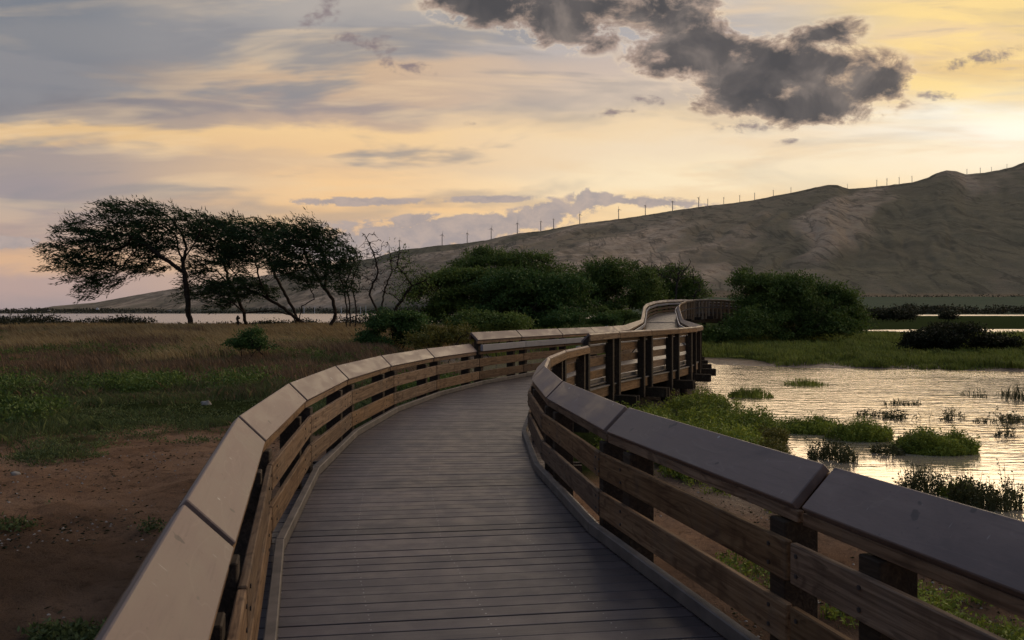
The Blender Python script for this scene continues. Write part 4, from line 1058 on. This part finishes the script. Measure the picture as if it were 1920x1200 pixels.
island(1740, 922, 110, 46, 420, 'leaf_dark', 'dark leafy sprigs rising over the nearest cap, left group', .55, False, .35, 15)
island(1850, 948, 130, 60, 640, 'leaf_dark', 'dark leafy bush rising over the nearest cap, right group', .7, False, .35, 16)
island(1800, 930, 70, 30, 200, 'leaf_marsh', 'greenish sprigs between the two dark groups over the nearest cap', .5, False, .35, 17)
island(1915, 930, 70, 60, 200, 'leaf_dark', 'tall sprigs at the right edge above the nearest cap', .5, False, .35, 18)
# weeds on the mud seen through the railing
p = scatter(1500, (1150, 2000), (5, 13), lambda x, y: (x-walk_x(y) > 1.8)*(fbm(x*.9, y*.9, 3, 95) > .60)*1., 1.0)
v, f = plant_leaves(p, .14, 9, .05, .02)
props(np_mesh('mud_weeds', v, f, M['leaf_marsh']), 'sprigs of weed on the brown mud below the right railing', 'weeds', kind='stuff')

# litter and pebbles on the bare dirt
def m_dirt(x, y): return (np.abs(x-walk_x(y)) > 1.9)*(1-veg_mask(x, y))*(sdist(POND, x, y) > .2)*np.clip(.15+3*(fbm(x*.8, y*.8, 3, 98)-.42), 0, 1)
p = scatter(5200, (-200, 2050), (3.4, 16), m_dirt, .5)
cen = p+np.stack([0*p[:, 0], 0*p[:, 0], np.full(len(p), .026)], 1)
a_ = rng.uniform(0, 2*np.pi, len(p)); v, f = leaves(cen, np.stack([np.cos(a_), np.sin(a_), .1+0*a_], 1), .055, .016, .12)
props(np_mesh('ground_litter', v, f, M['leaf_mat']), 'dark dead leaves and twigs strewn over the bare dirt', 'litter', kind='stuff')
p = scatter(1500, (-200, 2050), (3.4, 16), m_dirt, .5); n_ = len(p)
oc = np.array([(1, 0, 0), (0, 1, 0), (-1, 0, 0), (0, -1, 0), (0, 0, .7), (0, 0, -.7)], float); r_ = rng.uniform(.006, .022, n_)
v = (p[:, None, :]+np.array([0, 0, .022])+oc[None]*r_[:, None, None]*rng.uniform(.7, 1.3, (n_, 6, 1))).reshape(-1, 3)
ft = np.array([(0, 1, 4), (1, 2, 4), (2, 3, 4), (3, 0, 4), (1, 0, 5), (2, 1, 5), (3, 2, 5), (0, 3, 5)])
props(np_mesh('pebbles', v, (ft[None]+np.arange(n_)[:, None, None]*6).reshape(-1, 3), M['rock']), 'small pebbles scattered over the bare dirt', 'pebbles', kind='stuff')
# far tree line on the plain
n = 700
px = rng.uniform(1560, 2500, n); y = rng.uniform(1520, 1640, n)+np.abs(rng.normal(size=n))*20; x = (px-960)/F*y
hgt = (6+10*fbm(x/70, y/70, 3, 96))*sstep(1560, 1700, px)+2
cl = np.stack([x, y, 1.0+rng.uniform(0, 1, n)*hgt], 1)
cen = np.repeat(cl, 16, 0)+rng.normal(size=(n*16, 3))*np.array([6, 4, 2.0])
v, f = leaves(cen, np.tile([0, 0, .3], (len(cen), 1)), 5, 3, .8)
props(np_mesh('far_woods', v, f, M['leaf_mat']), 'distant dark belt of trees at the foot of the fields', 'woods', kind='stuff')
n = 420; px = rng.uniform(1180, 2300, n); y = 2560+rng.normal(size=n)*14; x = (px-960)/F*y
cl = np.stack([x, y, 52+rng.uniform(0, 5, n)], 1)
cen = np.repeat(cl, 6, 0)+rng.normal(size=(n*6, 3))*np.array([7, 4, 1.6])
v, f = leaves(cen, np.tile([0, 0, .3], (len(cen), 1)), 5, 3, .8)
props(np_mesh('far_hedge', v, f, M['leaf_mat']), 'thin dark hedge between the green and the tan field', 'hedge', kind='stuff')
# coastal trees at the foot of the far hill, across the sea
n = 1500; px = rng.uniform(-60, 900, n); Dc = base_D(px)+rng.uniform(10, 260, n); x = (px-960)/F*Dc
zc = SEA+3+(Dc-base_D(px))*.07
cl = np.stack([x, Dc, zc+rng.uniform(0, 12, n)*sstep(.35, .6, fbm(x/200, Dc/200, 3, 97))], 1)
cen = np.repeat(cl, 7, 0)+rng.normal(size=(n*7, 3))*np.array([14, 8, 4])
v, f = leaves(cen, np.tile([0, 0, .3], (len(cen), 1)), 12, 7, .8)
props(np_mesh('coastal_woods', v, f, M['leaf_mat']), 'dark belt of trees along the far shore across the sea', 'woods', kind='stuff')

# ================================================================= THINGS
def house(px, py, D, w, h, label, mat):
    bm = bmesh.new(); d_ = w*.6
    prof = [(-w/2, 0), (w/2, 0), (w/2, h), (0, h*1.45), (-w/2, h)]
    a = [bm.verts.new((q[0], -d_/2, q[1])) for q in prof]; b = [bm.verts.new((q[0], d_/2, q[1])) for q in prof]
    for i in range(5): bm.faces.new((a[i], a[(i+1) % 5], b[(i+1) % 5], b[i]))
    bm.faces.new(a); bm.faces.new(b[::-1]); bmesh.ops.recalc_face_normals(bm, faces=bm.faces)
    me = bpy.data.meshes.new('shore_house'); bm.to_mesh(me); bm.free(); o = link('shore_house', me, mat); q = P(px, py, D); o.location = tuple(q)
    props(o, label, 'house', 'pale houses on the far shore')
house(183, 580.5, 4700, 16, 8, 'bright white house on the slope, left of the big tree trunk', M['white'])
house(92, 583, 4720, 14, 5, 'small pale house near the tip of the headland', M['rock'])
house(318, 583.5, 4690, 20, 5, 'pale house on the far shore just left of the big tree trunk', M['rock'])
house(382, 583.5, 4690, 34, 6, 'long white building on the far shore just right of the big tree trunk', M['white'])
house(404, 584, 4690, 20, 5, 'second pale building on the far shore, right of the long white one', M['rock'])
for i, (px_, lab) in enumerate([(590, 'thin mast far away between the middle tree trunks'), (640, 'thin mast far away left of the three thin trunks'), (676, 'thin mast far away right of the three thin trunks'), (686, 'tallest thin mast far away beside the bare tree'), (570, 'thin mast far away, leftmost of the harbour masts')]):
    bm = bmesh.new(); bmesh.ops.create_cone(bm, cap_ends=True, segments=6, radius1=1.6, radius2=1.2, depth=34+8*(i == 3))
    bmesh.ops.translate(bm, verts=bm.verts, vec=(0, 0, 17)); me = bpy.data.meshes.new('harbour_mast'); bm.to_mesh(me); bm.free()
    o = link('harbour_mast', me, M['white']); o.location = (PX(px_, 3700), 3700, SEA); props(o, lab, 'mast', 'harbour masts')

# wind turbines on the ridge
TUR = [(688, 24), (749, 26), (829, 28), (876, 26), (921, 28), (970, 27), (1014, 26), (1038, 26), (1087, 25), (1160, 26), (1210, 26), (1261, 26), (1310, 25), (1327, 19), (1357, 18), (1387, 18), (1415, 19), (1450, 17), (1483, 14), (1589, 12), (1644, 18), (1663, 18), (1686, 18), (1710, 17), (1813, 15), (1838, 15), (1859, 12), (1888, 12)]
def turbine_meshes():
    H = 100.
    bm = bmesh.new(); bmesh.ops.create_cone(bm, cap_ends=True, segments=10, radius1=4.2, radius2=3.2, depth=H); bmesh.ops.translate(bm, verts=bm.verts, vec=(0, 0, H/2))
    t1 = bpy.data.meshes.new('tower'); bm.to_mesh(t1); bm.free(); t1.materials.append(M['turbine'])
    bm = bmesh.new(); bmesh.ops.create_cube(bm, size=1); bmesh.ops.scale(bm, verts=bm.verts, vec=(5, 14, 5.0)); bmesh.ops.translate(bm, verts=bm.verts, vec=(0, 3, H+1.5)); bmesh.ops.bevel(bm, geom=bm.edges[:], offset=.8, segments=1, affect='EDGES')
    t2 = bpy.data.meshes.new('nacelle'); bm.to_mesh(t2); bm.free(); t2.materials.append(M['turbine'])
    bm = bmesh.new()                                                  # one blade pointing up from the hub at the origin
    for sgn in (1,):
        rr = [(0, 2.0), (4, 4.6), (14, 3.8), (26, 2.6), (38, 1.0)]
        rings = [[bm.verts.new((-w*.5, -.3, z)), bm.verts.new((w*.7, -.1, z)), bm.verts.new((w*.2, .5, z))] for z, w in rr]
        for a, b in zip(rings[:-1], rings[1:]):
            for i in range(3): bm.faces.new((a[i], a[(i+1) % 3], b[(i+1) % 3], b[i]))
        bm.faces.new(rings[0]); bm.faces.new(rings[-1][::-1])
    bmesh.ops.recalc_face_normals(bm, faces=bm.faces)
    t3 = bpy.data.meshes.new('blade'); bm.to_mesh(t3); bm.free(); t3.materials.append(M['turbine'])
    return t1, t2, t3
tm = turbine_meshes()
ords = ['first', 'second', 'third', 'fourth', 'fifth', 'sixth', 'seventh', 'eighth', 'ninth', 'tenth', 'eleventh', 'twelfth', 'thirteenth', 'fourteenth', 'fifteenth', 'sixteenth', 'seventeenth', 'eighteenth', 'nineteenth']
def turbine_label(i, px):
    if px == 688: return 'wind turbine seen through the twigs of the left bare tree, lowest on the ridge'
    if px == 749: return 'wind turbine just right of the bare trees, second lowest on the ridge'
    if px < 1500: return 'wind turbine on the long ridge slope, %s one counted from the low left end' % ords[i]
    if px == 1589: return 'tiny lone wind turbine right behind the smaller knoll'
    if px < 1800: return '%s of the four wind turbines between the two knolls, from the left' % ords[i-20]
    return '%s of the four small wind turbines right of the big knoll, from the left' % ords[i-24]
for i, (px_, hp) in enumerate(TUR):
    Ht = hp*RIDGE/F; s = Ht/136.
    zg = float(ridge_z(px_))
    # stand the foot just behind the crest
    e = empty('wind_turbine', (PX(px_, RIDGE+5), RIDGE+5, zg-3*s), turbine_label(i, px_), 'wind turbine', 'wind turbines along the ridge'); e.scale = (s, s, s)
    e.rotation_euler = (0, 0, random.uniform(.7, 1.2))
    for nm, me in (('tower', tm[0]), ('nacelle', tm[1])):
        o = bpy.data.objects.new(nm, me); COL.objects.link(o); o.parent = e
    ph = random.uniform(-.25, .25) if i % 3 else random.uniform(0, 2)
    for k in range(3):
        o = bpy.data.objects.new('blade', tm[2]); COL.objects.link(o); o.parent = e
        o.location = (0, -4.2, 101.5); o.rotation_euler = (0, ph+k*2*math.pi/3, 0)

# white marker post, stump, stones
def rock(px, py, D, r, mat, label, name='rock'):
    bm = bmesh.new(); bmesh.ops.create_icosphere(bm, subdivisions=3, radius=1)
    for v_ in bm.verts:
        n_ = vnoise(v_.co.x*1.7+px, v_.co.y*1.7+v_.co.z*1.3, 5); v_.co *= .7+.55*float(n_)
        v_.co.z *= .6
    bmesh.ops.scale(bm, verts=bm.verts, vec=(r, r*.8, r))
    me = bpy.data.meshes.new(name); bm.to_mesh(me); bm.free()
    for p_ in me.polygons: p_.use_smooth = True
    o = link(name, me, mat); q = P(px, py, D); o.location = (q[0], q[1], float(ground_z(q[0], q[1]))+r*.12)
    props(o, label, 'rock')
rock(388, 757, 19.2, .14, M['rock'], 'pale stone lying at the edge of the green grass left of the railing')
rock(30, 884, 11.0, .07, M['rock'], 'small pale stone on the dirt near the left edge')
rock(1352, 934, 12.0, .10, M['stone'], 'dark stone on the wet mud seen through the right railing')
rock(1418, 946, 11.6, .13, M['stone'], 'larger dark stone seen under the big cap, right of the first')
rock(1733, 1110, 7.6, .05, M['stone'], 'little dark stone on the brown mud behind the nearest bay')
q = P(1137, 606, 62); gzv = float(ground_z(q[0], q[1]))
bm = bmesh.new(); bmesh.ops.create_cone(bm, cap_ends=True, segments=10, radius1=.09, radius2=.09, depth=1.5); bmesh.ops.translate(bm, verts=bm.verts, vec=(0, 0, .75))
me = bpy.data.meshes.new('marker_post'); bm.to_mesh(me); bm.free(); o = link('marker_post', me, M['white']); o.location = (q[0], q[1], q[2]-.95)
props(o, 'short white marker post in the grass behind the tall railing', 'post')
pos = [P(445, 609, 57), P(446, 603, 57), P(444, 598, 57), P(447, 592, 57)]; pos[0][2] = float(ground_z(pos[0][0], pos[0][1]))-.1
pp, pr_ = colonize([pos, [pos[2], P(450, 596, 57)]], np.zeros((1, 3))+1e6, .15, 1, .1, 1)
v, f = tubes(pp, pr_, np.linspace(.11, .07, len(pp)), 8)
o = np_mesh('tree_stump', v-pos[0], f, M['bark'], None, True); o.location = tuple(pos[0]); props(o, 'small dark broken stump on the dune between the two left trunks', 'stump')

# ================================================================= CAMERA
cam = bpy.data.cameras.new('camera'); cam.sensor_width = 36; cam.lens = F/1920*36
cam.shift_y = -13/1920; cam.clip_end = 30000; cam.clip_start = .05
cam.dof.use_dof = True; cam.dof.focus_distance = 14; cam.dof.aperture_fstop = 7.0
co = bpy.data.objects.new('camera', cam); COL.objects.link(co); co.location = (0, 0, CH); co.rotation_euler = (math.radians(90), 0, 0)
scn.camera = co
scn.view_settings.view_transform = 'Standard'; scn.view_settings.look = 'None'; scn.view_settings.exposure = .0; scn.view_settings.gamma = 1
scn.render.resolution_x = 1024; scn.render.resolution_y = 640
# even, thin sea air
bm = bmesh.new(); bmesh.ops.create_cube(bm, size=1)
bmesh.ops.scale(bm, verts=bm.verts, vec=(17000, 17000, 1450)); bmesh.ops.translate(bm, verts=bm.verts, vec=(0, 2000, 1450/2-9))
me = bpy.data.meshes.new('haze'); bm.to_mesh(me); bm.free()
hz = bpy.data.materials.new('haze_air'); hz.use_nodes = True; ht = hz.node_tree; ht.nodes.clear()
ho = ht.nodes.new('ShaderNodeOutputMaterial'); hp = ht.nodes.new('ShaderNodeVolumePrincipled')
hp.inputs['Color'].default_value = (.86, .84, .86, 1); hp.inputs['Density'].default_value = HAZE; hp.inputs['Anisotropy'].default_value = .3
ht.links.new(hp.outputs[0], ho.inputs['Volume'])
props(link('haze', me, hz), 'thin pale sea haze over the bay and the hillside', 'haze', kind='stuff')

cy = scn.cycles; cy.max_bounces = 4; cy.diffuse_bounces = 2; cy.glossy_bounces = 3; cy.transmission_bounces = 2; cy.volume_bounces = 0; cy.transparent_max_bounces = 4
cy.caustics_reflective = False; cy.caustics_refractive = False
world.cycles.sampling_method = 'NONE'
